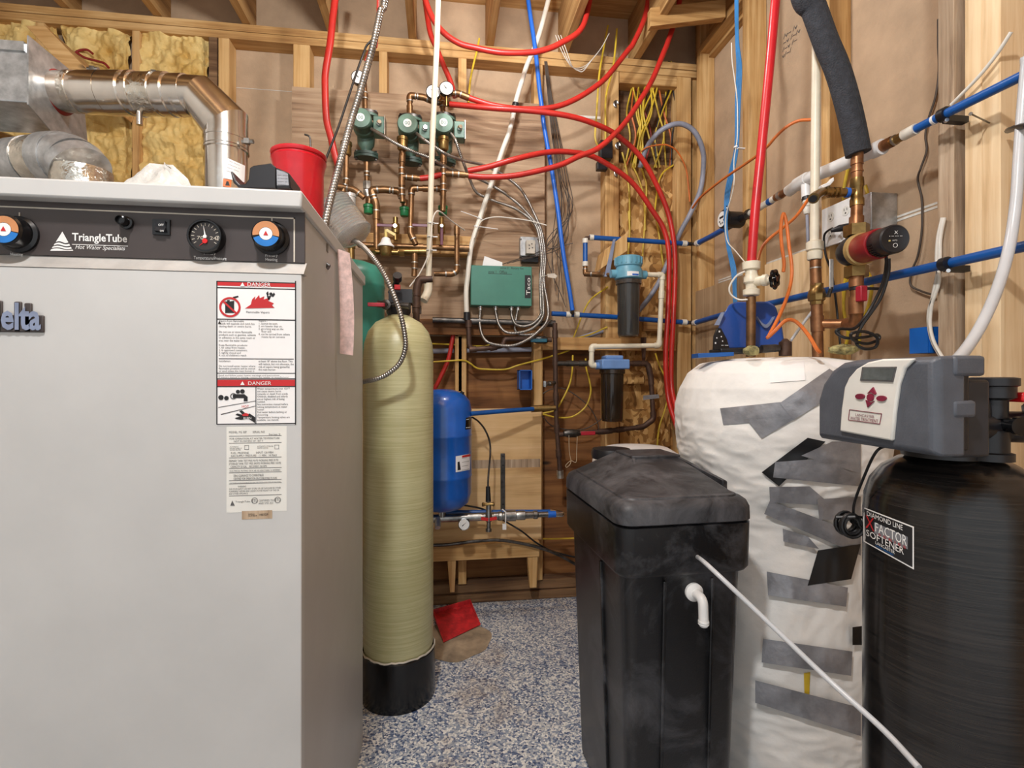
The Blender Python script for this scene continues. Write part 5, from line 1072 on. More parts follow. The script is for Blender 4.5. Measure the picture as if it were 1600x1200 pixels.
t.part('butterfly_handle', G().obox(vq+V((-.02, -.036, -.001)), (.034, .006, .014), Matrix.Rotation(.2, 3, 'Y')).obox(vq+V((.02, -.036, -.001)), (.034, .006, .014), Matrix.Rotation(-.2, 3, 'Y')), 'red_bright', vb, 'red wing handle'); t.done()
run('blue_pipe', 'blue pipe lying behind the steel manifold', 'pipe', [W(690, 801, 2.50), W(862, 800, 2.50)], .0125, 'pex_blue', fit=False)
t = Thing('strut', 'upright grey metal strut screwed to the pale plywood panel', 'strut'); a, b = W(782.5, 709, 2.63), W(789, 800, 2.63)
t.part('bar', G().box(a.x, b.x, 2.628, 2.645, b.z-.03, a.z), 'steel_dark', bev=.001)
for py in (713, 727, 788): t.part('hole', G().cyl(W(786, py, 2.629), W(786, py, 2.629)+V((0, -.002, 0)), .005, n=10), 'black_plastic')
t.part('tie', G().tube([W(782, 800, 2.60), W(785, 796, 2.40), W(790, 800, 2.40), W(790, 818, 2.41)], .003, 6), 'pvc_white'); t.part('tag', G().obox(W(788, 823, 2.41), (.018, .01, .026)), 'label_white'); t.done()
t = Thing('sensor_cable', 'grey cable with a black boot dropping to the manifold valve', 'cable')
t.part('cable', G().tube(cr(WP([(738, 652, 2.43), (748, 659, 2.46), (758, 672, 2.48), (765, 690, 2.48), (766, 710, 2.47), (763, 745, 2.43), (762.5, 762, 2.42)])), .0045, 8), 'steel_dark'); t.part('boot', G().cyl(W(762.5, 760, 2.42), W(763, 784, 2.415), .010, .013), 'black_plastic')
t.part('wing_nut', G().rev(W(762.8, 788, 2.41), (1, 0, 0), [(.006, -.03), (.011, -.026), (.006, -.012), (.009, 0), (.006, .012), (.011, .026), (.006, .03)], 12), 'brass'); t.done()
hose('black_cable', 'black cable running from the manifold down behind the brine tank', 'cable', WP([(712, 788, 2.5), (735, 791, 2.5), (758, 797, 2.52), (790, 815, 2.6), (815, 830, 2.58), (838, 848, 2.58), (865, 862, 2.6), (905, 872, 2.6)]), .0045, 'cable_black')
hose('grey_tube', 'grey tube crossing the foot of the pale plywood panel', 'tube', WP([(672, 852), (700, 851), (740, 846), (780, 844), (820, 850), (850, 858), (875, 868), (900, 882)], 2.585), .008, 'steel_dark')
hose('white_cable', 'thin white cable looping from the white slanting pipe to the armoured cables', 'cable', WP([(741, 372, 2.56), (748, 352, 2.56), (756, 343, 2.56), (775, 339, 2.56), (800, 341, 2.57), (828, 345, 2.57), (854, 352, 2.56)]), .0028, 'cable_white', None, 7, 6)
for (px, py, e, lb) in ((749.5, 342, (720, 330), 'white cable tie with a long tail up the white slanting pipe'), (745, 355, (778, 358), 'white cable tie with its tail level on the white slanting pipe')):
    c = W(px, py, 2.58); d = (W(751, 337, 2.58)-W(738, 378, 2.58)).normalized()
    single('cable_tie', lb, 'cable tie', G().rev(c, d, [(.0132, -.003), (.0155, -.003), (.0155, .003), (.0132, .003)], 16).tube([c+V((0, -.015, 0)), W(e[0], e[1], 2.54)], .002, 5), 'pvc_white', 'cable ties on the white slanting pipe')
single('paper_tag', 'small cream paper tag hanging from the armoured cables', 'tag', G().prism([W(855, 428, 2.54), W(866, 427, 2.54), (W(871, 431, 2.54)), W(868, 435, 2.54), W(856, 433, 2.54)], (0, .001, 0)).tube([W(846, 432, 2.56), W(856, 430, 2.54)], .0015, 5), 'cream_print')
# ================================================================== ON AND ABOVE THE BOILER
ZL = zt
fc = D(354, 250, 1.48); fz = D(354, 196, 1.48).z
fx, fyy = fc.x, fc.y
t = Thing('flue_pipe', 'shiny stainless flue pipe rising from the boiler lid and turning left', 'flue pipe')
rF = .0555
hA = D(312, 150, 1.48); hB = D(84, 143, 1.48); el = V((fx, fyy, fz-.01))
t.part('vertical_section', G().tube([V((fx, fyy, ZL)), V((fx, fyy, fz-.02))], rF, 36), 'stainless')
full = G().tube([V((fx, fyy, fz-.03)), V((fx, fyy, fz)), hA, hA-RT*.06], rF*1.01, 36, cap=False)
for i_ in range(3): t.part('elbow', G().add(full.v[36*i_:36*i_+72], [(k, (k+1) % 36, 36+(k+1) % 36, 36+k) for k in range(36)]), 'stainless')
t.part('horizontal_section', G().tube([hA-RT*.04, hB], rF*.98, 36), 'stainless')
for (px, w, k) in ((118, .010, 1.02), (146, .024, 1.04), (163, .008, 1.06), (185, .03, 1.07), (214, .006, 1.10), (232, .03, 1.04), (262, .012, 1.07), (284, .02, 1.02)):
    q = (px-84)/(312-84); c = hB+(hA-hB)*q; t.part('band', G().tube([c-RT*w, c+RT*w], rF*k, 36), 'foil_tape' if px in (118, 232) else 'stainless')
for (py, w, k) in ((226, .012, 1.05), (218, .004, 1.08), (208, .016, 1.02), (236, .003, 1.07)):
    z = D(354, py, 1.48).z; t.part('band', G().tube([V((fx, fyy, z-w)), V((fx, fyy, z+w))], rF*k, 36), 'stainless')
for (px, py) in ((145, 108), (241, 114)):
    c = D(px, py, 1.46); t.part('clamp_screw', G().cyl(c-RT*.014, c+RT*.016, .006, n=10).obox(c, (.012, .014, .012)), 'steel')
c = D(386, 221, 1.45); t.part('clamp_screw', G().cyl(c-RT*.014, c+RT*.018, .006, n=10).obox(c, (.014, .014, .014)), 'steel')
c = D(218, 178, 1.47); t.part('drain_stub', G().cyl(c+V((0, 0, .012)), c+V((0, 0, -.032)), .0075, n=14), 'stainless')
fg = t.p[0][1]; bvf = BVHTree.FromPolygons([tuple(p) for p in fg.v], fg.f)
k = t.part('label', decal(bvf, [(356, 247), (383, 259), (382, 285), (349, 278)], .0015, 8, 4), 'label_white')
t.part('label_print', decal_text(bvf, '--- -----\n------- --\n---- ----\n------', [(358, 251), (376, 259), (374, 273), (354, 267)], .0022), 'print_grey', k)
k2 = t.part('warning_label', decal(bvf, [(349, 279), (362, 281), (361, 293), (348, 291)], .0018, 4, 4), 'cable_orange'); t.part('warning_mark', decal(bvf, [(354, 283), (357, 283.5), (359, 290), (352, 289.5)], .0025, 3, 3), 'print_black', k2)
t.done()
# duct box the flue runs into
t = Thing('duct_box', 'grey sheet metal duct box high above the boiler', 'duct')
xr_ = -1.10; t.part('box', G().box(-2.3, xr_, 1.545, 1.74, 1.925, 2.085), 'galvanised', bev=.003)
t.part('end_plate', G().prism([(xr_, 1.535, 1.915), (xr_, 1.535, 2.10), (xr_, 1.74, 2.10), (xr_, 1.775, 1.86), (xr_, 1.70, 1.85)], (.004, 0, 0)), 'galvanised')
t.part('sealant_ring', G().rev((hB.x+.006, hB.y, hB.z), RT, [(rF*1.02, -.02), (rF*1.18, -.006), (rF*1.12, .008), (rF, .014)], 30), 'cable_red', label='red sealant ring')
t.part('seam', G().box(-2.3, xr_-.01, 1.538, 1.545, 2.06, 2.085), 'galvanised'); t.done()
single('wood_brace', 'short wood brace slanting behind the duct box', 'board', G().prism([W(40, 40, 2.35), W(70, 40, 2.35), W(135, 108, 2.35), W(128, 128, 2.35), W(105, 112, 2.35)], (0, .345, 0)), 'pine_h', bev=.002)
hose('red_wire', 'short red wire forked in front of the spray foam', 'wire', WP([(116, 84), (124, 79), (136, 78), (145, 84)], 2.69), .0055, 'cable_red'); hose('red_wire', 'longer red wire bending down in front of the spray foam', 'wire', WP([(112, 86), (120, 83), (132, 90), (150, 95), (163, 99), (170, 106)], 2.69), .0055, 'cable_red')
# intake duct elbow
t = Thing('intake_duct', 'galvanised intake duct elbow with foil tape on the boiler lid', 'duct')
path = cr(DP([(-120, 268, 1.42), (-60, 264, 1.42), (0, 260, 1.40), (45, 257, 1.37), (82, 250, 1.35), (112, 252, 1.33), (128, 268, 1.32)]), 3)
e = D(132, 268, 1.32); path = [p for p in path if p.z > ZL+.03] + [V((e.x, e.y, ZL+.035)), V((e.x, e.y, ZL))]
rd = .066
for i in range(0, len(path)-2, 2):
    seg = path[i:i+3]; t.part('duct_section', G().tube(seg, rd*(1.0 if (i//2) % 2 else 1.035), 32), ['galvanised', 'foil_tape', 'galvanised', 'galvanised'][(i//2) % 4])
t.part('collar', G().rev((e.x, e.y, ZL), (0, 0, 1), [(rd*1.06, 0), (rd*1.06, .03), (rd*1.02, .032)], 32), 'galvanised'); t.done()
hose('foil_duct', 'wide foil wrapped duct behind the intake elbow', 'duct', DP([(-150, 235, 1.66), (-60, 236, 1.66), (-10, 240, 1.66), (22, 256, 1.65), (30, 300, 1.64)]), .075, 'foil_tape', None, 6, 28)
# white plastic bag heaped on the lid
bc = D(240, 290, 1.06); vv = []; ff = []; nu, nv = 44, 14
for j in range(nv+1):
    h = j/nv
    for i in range(nu):
        a = 2*math.pi*i/nu; rr = (1-h)**.75; lump = 1+.16*noise.noise(V((math.cos(a)*2.3, math.sin(a)*2.3, h*3)))+.06*noise.noise(V((math.cos(a)*7, math.sin(a)*7, h*8)))
        vv.append(V((bc.x+.112*rr*lump*math.cos(a)+.01*h, bc.y+.02+.07*rr*lump*math.sin(a), ZL+.112*(h**.9)*lump)))
for j in range(nv):
    for i in range(nu): i2 = (i+1) % nu; ff.append((j*nu+i, j*nu+i2, (j+1)*nu+i2, (j+1)*nu+i))
ff.append(tuple(range(nu-1, -1, -1))); single('plastic_bag', 'crumpled white plastic bag heaped on the boiler lid', 'bag', G().add(vv, ff), 'bag')
# red plastic canister
c = D(467, 260, 1.25); c.z = ZL; H = D(467, 243, 1.25).z-ZL
t = Thing('red_canister', 'open red plastic canister standing on the boiler lid', 'canister')
t.part('body', G().rev(c, (0, 0, 1), [(.055, 0), (.057, .005), (.0575, H-.045), (.060, H-.03), (.064, H-.016), (.060, H-.012), (.0605, H-.004), (.058, H), (.0555, H-.002), (.055, H-.03), (.053, .006)], 44), 'bucket_red')
t.part('rim', G().rev(c+V((0, 0, H-.008)), (0, 0, 1), [(.0625, 0), (.0645, .003), (.0645, .008), (.062, .010)], 44), 'bucket_red'); t.done()
hose('bent_rod', 'bent dark rod in a white sleeve behind the red canister', 'rod', DP([(485, 250, 1.55), (485, 222, 1.55), (483, 213, 1.55), (476, 210, 1.55)]), .0028, 'steel_dark')
single('rod_sleeve', 'white sleeve around the bent rod behind the canister', 'sleeve', G().cyl(D(485.5, 262, 1.55), D(485, 231, 1.55), .0075), 'pvc_white')
# black plastic scoop-shaped cover
t = Thing('plastic_cover', 'black plastic cover with a grey label lying on the boiler lid', 'cover')
y0_ = 1.10
def bp(px, py): p = W(px, py, y0_); return V((p.x, y0_, max(p.z, ZL+.0005)))
pl = [bp(360, 268), bp(364, 281), bp(372, 289), bp(382, 288.5), bp(388, 281), bp(390, 262), bp(396, 259), bp(423, 254.5), bp(430, 262), bp(430, 293), bp(372, 293.5), bp(362, 286)]
pl = [bp(390, 262), bp(396, 258.5), bp(423, 254.5), bp(431, 261), bp(431, 294), bp(374, 294), bp(364, 285), bp(360, 268), bp(363, 267), bp(368, 281), bp(375, 288), bp(383, 287), bp(388, 280)]
t.part('shell', G().prism(pl, (0, .10, 0)), 'black_plastic', bev=.003)
t.part('side_box', G().prism([bp(431, 261), bp(452, 270), bp(454, 294), bp(431, 294)], (0, .085, 0)), 'black_plastic', bev=.003)
k = t.part('label', G().add([bp(432.5, 265)+V((0, -.0012, 0)), bp(450, 272)+V((0, -.0012, 0)), bp(451.5, 290)+V((0, -.0012, 0)), bp(433, 290)+V((0, -.0012, 0))], [(3, 2, 1, 0)]), 'duct_tape')
t.part('label_print', text_g('---- -----\n-- -------\n------ --\n--------', bp(434, 289)+V((0, -.0014, 0)), XA, ZA, width=.02, height=.020), 'print_black', k); t.done()
# ribbed clear cup behind the boiler
a = D(519, 318, 1.80); b = D(552, 366, 1.80); ax = (b-a).normalized(); L = (b-a).length; pf = []
for i in range(25): pf.append((.062+(.0035 if i % 2 else 0), L*i/24))
t = Thing('ribbed_duct', 'clear ribbed plastic cup tilted between the boiler and the pumps', 'cup'); t.part('ribbed_wall', G().rev(a, ax, pf, 32), 'clear_plastic'); t.part('rim', G().rev(b, ax, [(.068, -.004), (.070, .004), (.064, .010), (.05, .02), (.03, .024)], 32), 'clear_plastic'); t.done()
# thick flexible steel conduit to the boiler side
pts = cr([up(D(612, -60, 1.37))] + DP([(604, -40, 1.36), (594, 20, 1.34), (584, 67, 1.32), (574, 104, 1.31), (561, 150, 1.29), (547, 195, 1.27), (535, 240, 1.24), (523, 285, 1.21), (513, 325, 1.18), (506, 360, 1.155), (503.5, 388, 1.14)]), 10)
t = Thing('flexible_conduit', 'thick flexible steel conduit dropping from the ceiling to the boiler side', 'conduit'); t.part('armour', corrugated(pts, .0088, .0085, 12, .22), 'conduit')
q = pts[-1]; t.part('elbow_connector', G().tube(fillet([q+V((0, 0, .008)), q+V((-.002, 0, -.034)), V((XB+.001, q.y, q.z-.045))], .014), .0105, 14), 'black_plastic'); t.part('lock_nut', G().hexnut(q+V((0, 0, .010)), q+V((0, 0, -.008)), .0135), 'steel_dark'); t.done()
hose('black_cable', 'thin black cable running alongside the flexible steel conduit', 'cable', [up(D(592, 0, 1.7))]+DP([(590, 20, 1.7), (571, 75, 1.7), (560, 105, 1.68), (545, 150, 1.66), (530, 195, 1.64), (518, 226, 1.62), (506, 257, 1.6), (500, 275, 1.6)]), .0035, 'cable_black')
hose('red_wire', 'short red wire beside the top of the flexible conduit', 'wire', [up(D(592, 10, 1.6))]+DP([(590, 40, 1.6), (582, 67, 1.6), (576, 82, 1.6), (571, 96, 1.6)]), .004, 'pex_red')
single('flexible_conduit', 'flexible steel conduit curling in front of the cream fibreglass tank', 'conduit', corrugated(cr(DP([(548, 374, 1.80), (556, 377, 1.78), (570, 388, 1.74), (585, 405, 1.70), (600, 428, 1.68), (614, 458, 1.67), (625, 488, 1.67), (632, 520, 1.67), (633, 545, 1.68), (624, 568, 1.69), (606, 584, 1.70), (588, 592, 1.71), (560, 598, 1.745)]), 10), .0088, .0085, 10, .22), 'conduit')
# ================================================================== ON THE WRAPPED TANK
DT = 1.62
hose('red_pipe', 'thick bright red pipe dropping to the cream valve on the wrapped tank', 'pipe', [up(D(1220, -60, DT))]+DP([(1217, -40, DT), (1212, 0, DT), (1206, 67, DT), (1198, 150, DT), (1188, 250, DT), (1180, 330, DT), (1174, 412, DT)]), .0142, 'pex_red_bright')
def dd(px, py, d=DT): return D(px, py, d)
t = Thing('stop_valve', 'cream plastic stop valve with a black hand wheel', 'valve')
t.part('body', G().rev(dd(1174, 462), (0, 0, 1), [(.022, 0), (.025, .003), (.025, .019), (.017, .022), (.017, .035), (.023, .042), (.023, .058), (.018, .066), (.018, .08), (.026, .083), (.027, .106), (.019, .108)], 22), 'cpvc')
va = dd(1174, 440); vd = (RT*.62+FW*-.8+V((0, 0, -.05))).normalized()
t.part('bonnet', G().rev(va, vd, [(.016, .0), (.015, .035), (.018, .037), (.018, .05), (.010, .054), (.008, .07)], 18), 'cpvc')
g = G(); hc = va+vd*.072; u_ = vd.cross(ZA).normalized(); w_ = vd.cross(u_)
pts = [hc+(u_*math.cos(a)+w_*math.sin(a))*(.0245+.0025*math.cos(a*7)) for a in [2*math.pi*i/42 for i in range(43)]]; g.tube(pts, .005, 8, cap=False)
for i in range(4): a = math.pi*i/2+.4; g.cyl(hc, hc+(u_*math.cos(a)+w_*math.sin(a))*.024, .0045, n=8)
g.cyl(hc-vd*.008, hc+vd*.008, .008); t.part('hand_wheel', g, 'black_gloss', label='black hand wheel'); t.done()
run('copper_pipe', 'straight copper pipe under the cream stop valve', 'pipe', [dd(1173.5, 464), dd(1173, 558)], .0145, 'copper')
t = Thing('cream_pipe', 'tall cream plastic pipe feeding the brass valve on the wrapped tank', 'pipe')
t.part('pipe', G().tube([up(D(1277, -40, DT))]+DP([(1277, -40, DT), (1276, 67, DT), (1274, 220, DT), (1272.5, 378, DT)]), .0132, 16), 'cpvc')
t.part('union', G().rev(dd(1273, 406), (0, 0, 1), [(.020, 0), (.022, .003), (.022, .024), (.019, .027), (.025, .031), (.025, .055), (.017, .060)], 20), 'cpvc'); t.done()
t = Thing('copper_pipe', 'copper riser with a brass check valve entering the wrapped tank', 'pipe')
t.part('upper_tube', G().cyl(dd(1274, 407), dd(1275, 446), .0165), 'copper_new'); t.part('ring', G().cyl(dd(1274.5, 418), dd(1274.5, 420), .0175), 'solder')
t.part('check_valve', G().rev(dd(1276, 476), (0, 0, 1), [(.019, 0), (.019, .010), (.024, .013), (.026, .03), (.023, .045), (.019, .050), (.019, .066)], 8), 'brass'); t.part('lower_tube', G().cyl(dd(1276, 474), dd(1278, 558), .0165), 'copper_new')
t.part('tee', G().cyl(dd(1276.5, 494), dd(1277.5, 518), .0195), 'copper_new')
cpth = [dd(1277, 506), dd(1332, 506, 1.57), dd(1338, 503, 1.53), dd(1337.5, 476, 1.52)]
t.part('side_branch', G().tube(fillet(cpth, .02), .0145, 14), 'copper_new'); t.part('elbow', G().tube(fillet([dd(1322, 506, 1.575), dd(1338, 504, 1.535), dd(1338, 486, 1.52)], .024), .018, 14), 'copper_new'); t.done()
t = Thing('lever_valve', 'pale grey valve lever standing beside the brass check valve', 'valve')
t.part('lever', G().obox(dd(1299, 428, 1.585), (.014, .004, .092)), 'strip_alu', bev=.003); t.part('pivot', G().tube([dd(1299, 448, 1.585), dd(1295, 462, 1.6), dd(1284, 462, 1.615)], .006, 8), 'steel_dark'); t.done()
# blue plastic hood
t = Thing('blue_hood', 'shiny blue plastic controller hood standing on the wrapped tank', 'controller')
fr = DP([(1116, 546, 1.66), (1119, 520, 1.66), (1128, 497, 1.66), (1139, 475, 1.68), (1150, 471, 1.69), (1200, 470, 1.69), (1212, 478, 1.69), (1222, 510, 1.68), (1227, 545, 1.67)])
bk = [p*.35+(CO+(p-CO)*1.10)*.65 for p in fr]; bk = [V((p.x, p.y, (p.z-1.25)*.88+1.25)) for p in bk]
t.part('shell', G().join(loft([fr, bk])), 'hood_blue', bev=.008, seg=3)
t.part('control_face', G().prism(DP([(1115, 547, 1.645), (1116, 525, 1.645), (1121, 512, 1.645), (1127, 513, 1.645), (1136, 530, 1.645), (1141, 547, 1.645)]), FW*.01), 'black_gloss', bev=.001)
g = G()
for (px, py, s_) in ((1124, 518, .004), (1127, 526, .003), (1129, 533, .003), (1120, 528, .003), (1118, 536, .004)): g.obox(D(px, py, 1.642), (s_, .002, s_*1.3))
g.join(text_g('-- ---', D(1127, 540, 1.643), RT, ZA, width=.022, height=.002)); t.part('control_marks', g, 'white_print')
t.part('silver_sweep', G().prism(DP([(1117, 508, 1.652), (1128, 488, 1.652), (1132, 488, 1.652), (1124, 508, 1.652)]), FW*.008), 'hood_silver')
vv = []
for i in range(13): q = math.sin(math.pi*i/12); x_ = 1183+28*i/12; y_ = 494+13*q; vv += [D(x_, y_, 1.664), D(x_, y_+.4+5*q, 1.664)]
vb_ = [p+FW*.03 for p in vv]; t.part('highlight_crescent', G().add(vv+vb_, [(2*i, 2*i+1, 2*i+3, 2*i+2) for i in range(12)]+[(2*i+1, 27+2*i, 29+2*i, 2*i+3) for i in range(12)]+[(2*i, 2*i+2, 28+2*i, 26+2*i) for i in range(12)]), 'hood_silver')  # glossy highlight on the hood, modelled as a pale crescent strip
t.part('base_tray', G().prism(DP([(1126, 544, 1.64), (1210, 541, 1.64), (1210, 550, 1.64), (1126, 553, 1.64)]), FW*.10), 'black_plastic', bev=.004); t.done()
single('blue_bar', 'flat blue plastic strip lying on the blanket edge', 'strip', G().prism(DP([(1091, 552, 1.60), (1147, 550, 1.58), (1147, 556, 1.58), (1091, 559, 1.60)]), FW*.06), 'pex_blue', bev=.001)
t = Thing('relief_valve', 'brass relief valve body beside the blue hood on the wrapped tank', 'valve'); t.part('body', G().rev(dd(1227, 556, 1.56), (0, 0, 1), [(.018, 0), (.018, .042), (.012, .045), (.006, .052)], 20), 'copper_old')
t.part('side_port', G().cyl(dd(1190, 545, 1.56), dd(1212, 544, 1.56), .012).cyl(dd(1209, 544, 1.558), dd(1217, 544, 1.558), .011), 'steel_dark'); t.done()
hose('milky_tube', 'thin milky tube behind the copper riser on the wrapped tank', 'tube', DP([(1236, 532, 1.66), (1250, 512, 1.68), (1268, 488, 1.7), (1290, 460, 1.72)]), .0045, 'poly_milky')
for i, (px, py, d_, s_) in enumerate(((1174, 548, 1.50, .024), (1318, 546, 1.50, .045))):
    g = G(); c = D(px, py, d_); vv = []; ff = []
    for j in range(9):
        for k in range(14):
            th = math.pi*j/8; ph = 2*math.pi*k/14; q = 1+.35*noise.noise(V((math.cos(ph)*2+px, math.sin(ph)*2, j*.6))); vv.append(c+V((s_*math.sin(th)*math.cos(ph)*q, s_*.7*math.sin(th)*math.sin(ph)*q, .014*math.cos(th)*q)))
    for j in range(8):
        for k in range(14): k2 = (k+1) % 14; ff.append((j*14+k, j*14+k2, (j+1)*14+k2, (j+1)*14+k))
    single('insulation_tuft', ['small yellow insulation tuft at the foot of the straight copper pipe', 'larger yellow insulation tuft under the black cord bundle'][i], 'insulation', g.add(vv, ff), 'insulation')
# ------- black insulated pipe, brass tee, circulator
DI = 1.53
t = Thing('insulated_pipe', 'thick black foam insulated pipe curving down from the ceiling', 'pipe')
ip = cr([up(D(1240, -80, DI))]+DP([(1250, -40, DI), (1272, 15, DI), (1291, 67, DI), (1306, 102, DI), (1319, 142, DI), (1331, 190, DI), (1341, 240, DI)]), 8)
t.part('foam_sleeve', G().tube(ip, .0335, 26), 'rubber_foam'); sl = [p-FW*.0325+RT*.006 for p in ip]; t.part('slit_seam', G().tube(sl, .0015, 5), 'black_gloss')
t.part('pipe_end', G().cyl(D(1340.5, 236, DI), D(1340, 250, DI), .015), 'copper_new'); t.done()
t = Thing('brass_tee', 'brass tee and drain valve hanging under the black foam pipe', 'pipe fitting')
z = lambda py: D(1339, py, DI)
t.part('adapter', G().rev(z(280), (0, 0, 1), [(.014, 0), (.0145, .02), (.017, .021), (.017, .024), (.0145, .025), (.0145, .042), (.017, .043), (.016, .064)], 20), 'copper_new')
t.part('tee_body', G().rev(z(322), (0, 0, 1), [(.019, 0), (.019, .02), (.0165, .024), (.0165, .055), (.019, .059), (.018, .082)], 18), 'brass')
br0 = D(1336, 300, DI); br1 = D(1288, 299, DI-.02)
t.part('side_branch', G().tube([br0, D(1312, 301, DI), br1], .0125, 14), 'brass'); t.part('blue_ring', G().cyl(D(1326, 301, DI), D(1321, 301, DI), .0145), 'pex_blue_light')
for px in (1312, 1305, 1298): t.part('branch_ring', G().cyl(D(px, 300.5, DI-.01), D(px-3, 300.5, DI-.01), .0155), 'brass')
t.part('hose_end', G().tube([D(1286, 299, DI-.02), D(1277, 304, DI-.04), D(1271, 310, DI-.07)], [.012, .013, .015], 16), 'brass'); t.part('end_bore', G().cyl(D(1271.2, 309.8, DI-.069), D(1270, 311, DI-.075), .010, n=14), 'black_plastic')
t.part('stem', G().cyl(D(1294, 296, DI-.01), D(1293, 288, DI-.01), .006), 'brass'); t.part('white_lever', G().prism(DP([(1284, 289, DI-.03), (1296, 284, DI-.03), (1303, 276, DI-.03), (1304, 282, DI-.03), (1298, 289, DI-.03), (1286, 294, DI-.03)]), FW*.02), 'pvc_white', bev=.002); t.done()
run('copper_pipe', 'short copper pipe between the brass tee and the red circulator', 'pipe', [D(1339, 318, DI), D(1338, 356, DI-.01)], .0158, 'copper_new', coup=((0, .9),))
t = Thing('red_circulator', 'red and black circulator pump with a round black end face', 'pump')
pc_ = D(1333, 393, 1.52); pe = D(1399, 373, 1.33); ax = (pe-pc_).normalized(); L = (pe-pc_).length
t.part('union_nut', G().hexnut(D(1338, 352, DI-.01), D(1338, 369, DI-.01), .034), 'brass'); t.part('union_nut', G().hexnut(D(1338, 416, DI-.01), D(1338, 433, DI-.01), .032), 'brass')
t.part('volute', G().rev(pc_-ax*.035, ax, [(.026, 0), (.038, .010), (.044, .03), (.044, .06), (.040, .066)], 28).cyl(D(1338, 366, DI-.01), D(1338, 420, DI-.01), .022), 'black_plastic')
t.part('gold_ring', G().rev(pc_, ax, [(.042, .030), (.046, .032), (.046, .050), (.040, .052)], 30), 'gold_paint')
mo = t.part('motor', G().rev(pc_, ax, [(.040, .050), (.0415, .053), (.0415, .125), (.039, .128)], 32), 'pump_red')
hd_ = t.part('control_head', G().rev(pc_, ax, [(.036, .126), (.036, .140), (.0375, .142), (.0375, L-.004), (.034, L), (.030, L-.002)], 34), 'black_plastic')
for i in range(9):
    a = -.2-i*.18; u_ = ax.cross(ZA).normalized(); w_ = u_.cross(ax); t.part('cooling_fin', G().obox(pc_+ax*.147+(u_*math.cos(a)+w_*math.sin(a))*.037, (.004, .02, .004)), 'black_gloss', hd_)
fx_ = ax.cross(ZA).normalized(); 
if fx_.dot(RT) < 0: fx_ = -fx_
up_ = (-ax).cross(fx_) if ((-ax).cross(fx_)).z > 0 else ax.cross(fx_)
g = G().join(text_g('- -- --- --', pe+fx_*-.016+up_*.006, fx_, up_, width=.032, height=.0012, lift=.0012)).join(text_g('AUTO', pe+fx_*-.008+up_*-.006, fx_, up_, width=.012, height=.0035, lift=.0012)).join(text_g('X', pe+fx_*-.004+up_*.012, fx_, up_, width=.009, height=.008, lift=.0012))
g.tube([pe+ax*.0012+fx_*(.0052*math.cos(a))+up_*(-.017+.0052*math.sin(a)) for a in [i*.4 for i in range(17)]], .0006, 5); t.part('face_print', g, 'white_print', hd_)
t.part('face_light', G().obox(pe+fx_*-.014+up_*-.005, (.003, .003, .004)), 'amber', hd_); t.done()
run('copper_pipe', 'short copper pipe below the red circulator with a red clip', 'pipe', [D(1338, 430, 1.52), D(1337.5, 480, 1.52)], .0158, 'copper_new', coup=((0, .1), (0, .95)))
t = Thing('sensor_clip', 'dark red sensor clip strapped to the copper pipe below the circulator', 'sensor'); t.part('clip', G().obox(D(1346, 459, 1.495), (.022, .022, .045)), 'handle_red', bev=.003); t.part('strap', G().rev(D(1338, 451, 1.52), (0, 0, 1), [(.0165, -.005), (.018, -.005), (.018, .005), (.0165, .005)], 20).obox(D(1362, 451, 1.50), (.045, .004, .008)), 'black_plastic'); t.done()
cpts = [(1384, 398, 1.40), (1385, 412, 1.40), (1380, 440, 1.42), (1368, 468, 1.44), (1352, 495, 1.45), (1335, 513, 1.44), (1312, 514, 1.43), (1307, 520, 1.43), (1322, 528, 1.42), (1350, 527, 1.42), (1370, 523, 1.43), (1373, 530, 1.43), (1355, 537, 1.43), (1335, 532, 1.42), (1330, 522, 1.41), (1350, 518, 1.41), (1370, 527, 1.41), (1368, 542, 1.42), (1350, 545, 1.42), (1338, 535, 1.43), (1345, 512, 1.44), (1375, 468, 1.41), (1388, 428, 1.39), (1389, 404, 1.38)]
hose('pump_cord', 'bundled black power cord hanging under the red circulator', 'cord', DP(cpts), .0042, 'cable_black', None, 7, 8)
for (pts, lb) in (([(1330, 380), (1322, 430), (1314, 480), (1311, 545)], 'yellow power cable behind the sensor clip copper pipe'), ([(1338, 430), (1322, 445), (1318, 480), (1325, 520), (1320, 545)], 'yellow power cable bowed behind the check valve lever'), ([(1352, 420), (1362, 440), (1358, 475), (1345, 510), (1342, 540)], 'yellow power cable behind the bundled black cord'), ([(1330, 240), (1318, 300), (1322, 330), (1356, 345)], 'yellow power cable behind the white plastic water pipe'), ([(1352, 290), (1360, 318), (1366, 336), (1358, 350)], 'yellow power cable entering the outlet box top')):
    hose('yellow_cable', lb, 'cable', RP(pts, 1.455), .0055, 'cable_yellow', None, 7, 8)
# ================================================================== RIGHT WALL
XP = 1.325
def rr(px, py, X=XP): return R(px, py, X)
t = Thing('water_meter', 'black water meter with a white dial and open flip lid', 'meter')
m0 = rr(1152, 345); md = m0+V((-.075, 0, .004))
t.part('body', G().rev(md+V((.0, 0, 0)), (1, 0, 0), [(.036, 0), (.040, .004), (.040, .022), (.036, .025), (.036, .09), (.03, .10)], 30), 'black_plastic')
k = t.part('dial', G().cyl(md+V((.003, 0, 0)), md+V((-.001, 0, 0)), .034, n=30), 'gauge_face')
t.part('counter', G().box(md.x-.002, md.x-.001, md.y-.016, md.y+.016, md.z+.004, md.z+.013), 'print_black', k)
for (dy, dz) in ((.016, -.008), (.006, -.018), (-.008, -.018), (-.017, -.007)): t.part('sub_dial', G().cyl(md+V((-.001, dy, dz)), md+V((-.002, dy, dz)), .0045, n=12), 'print_grey', k)
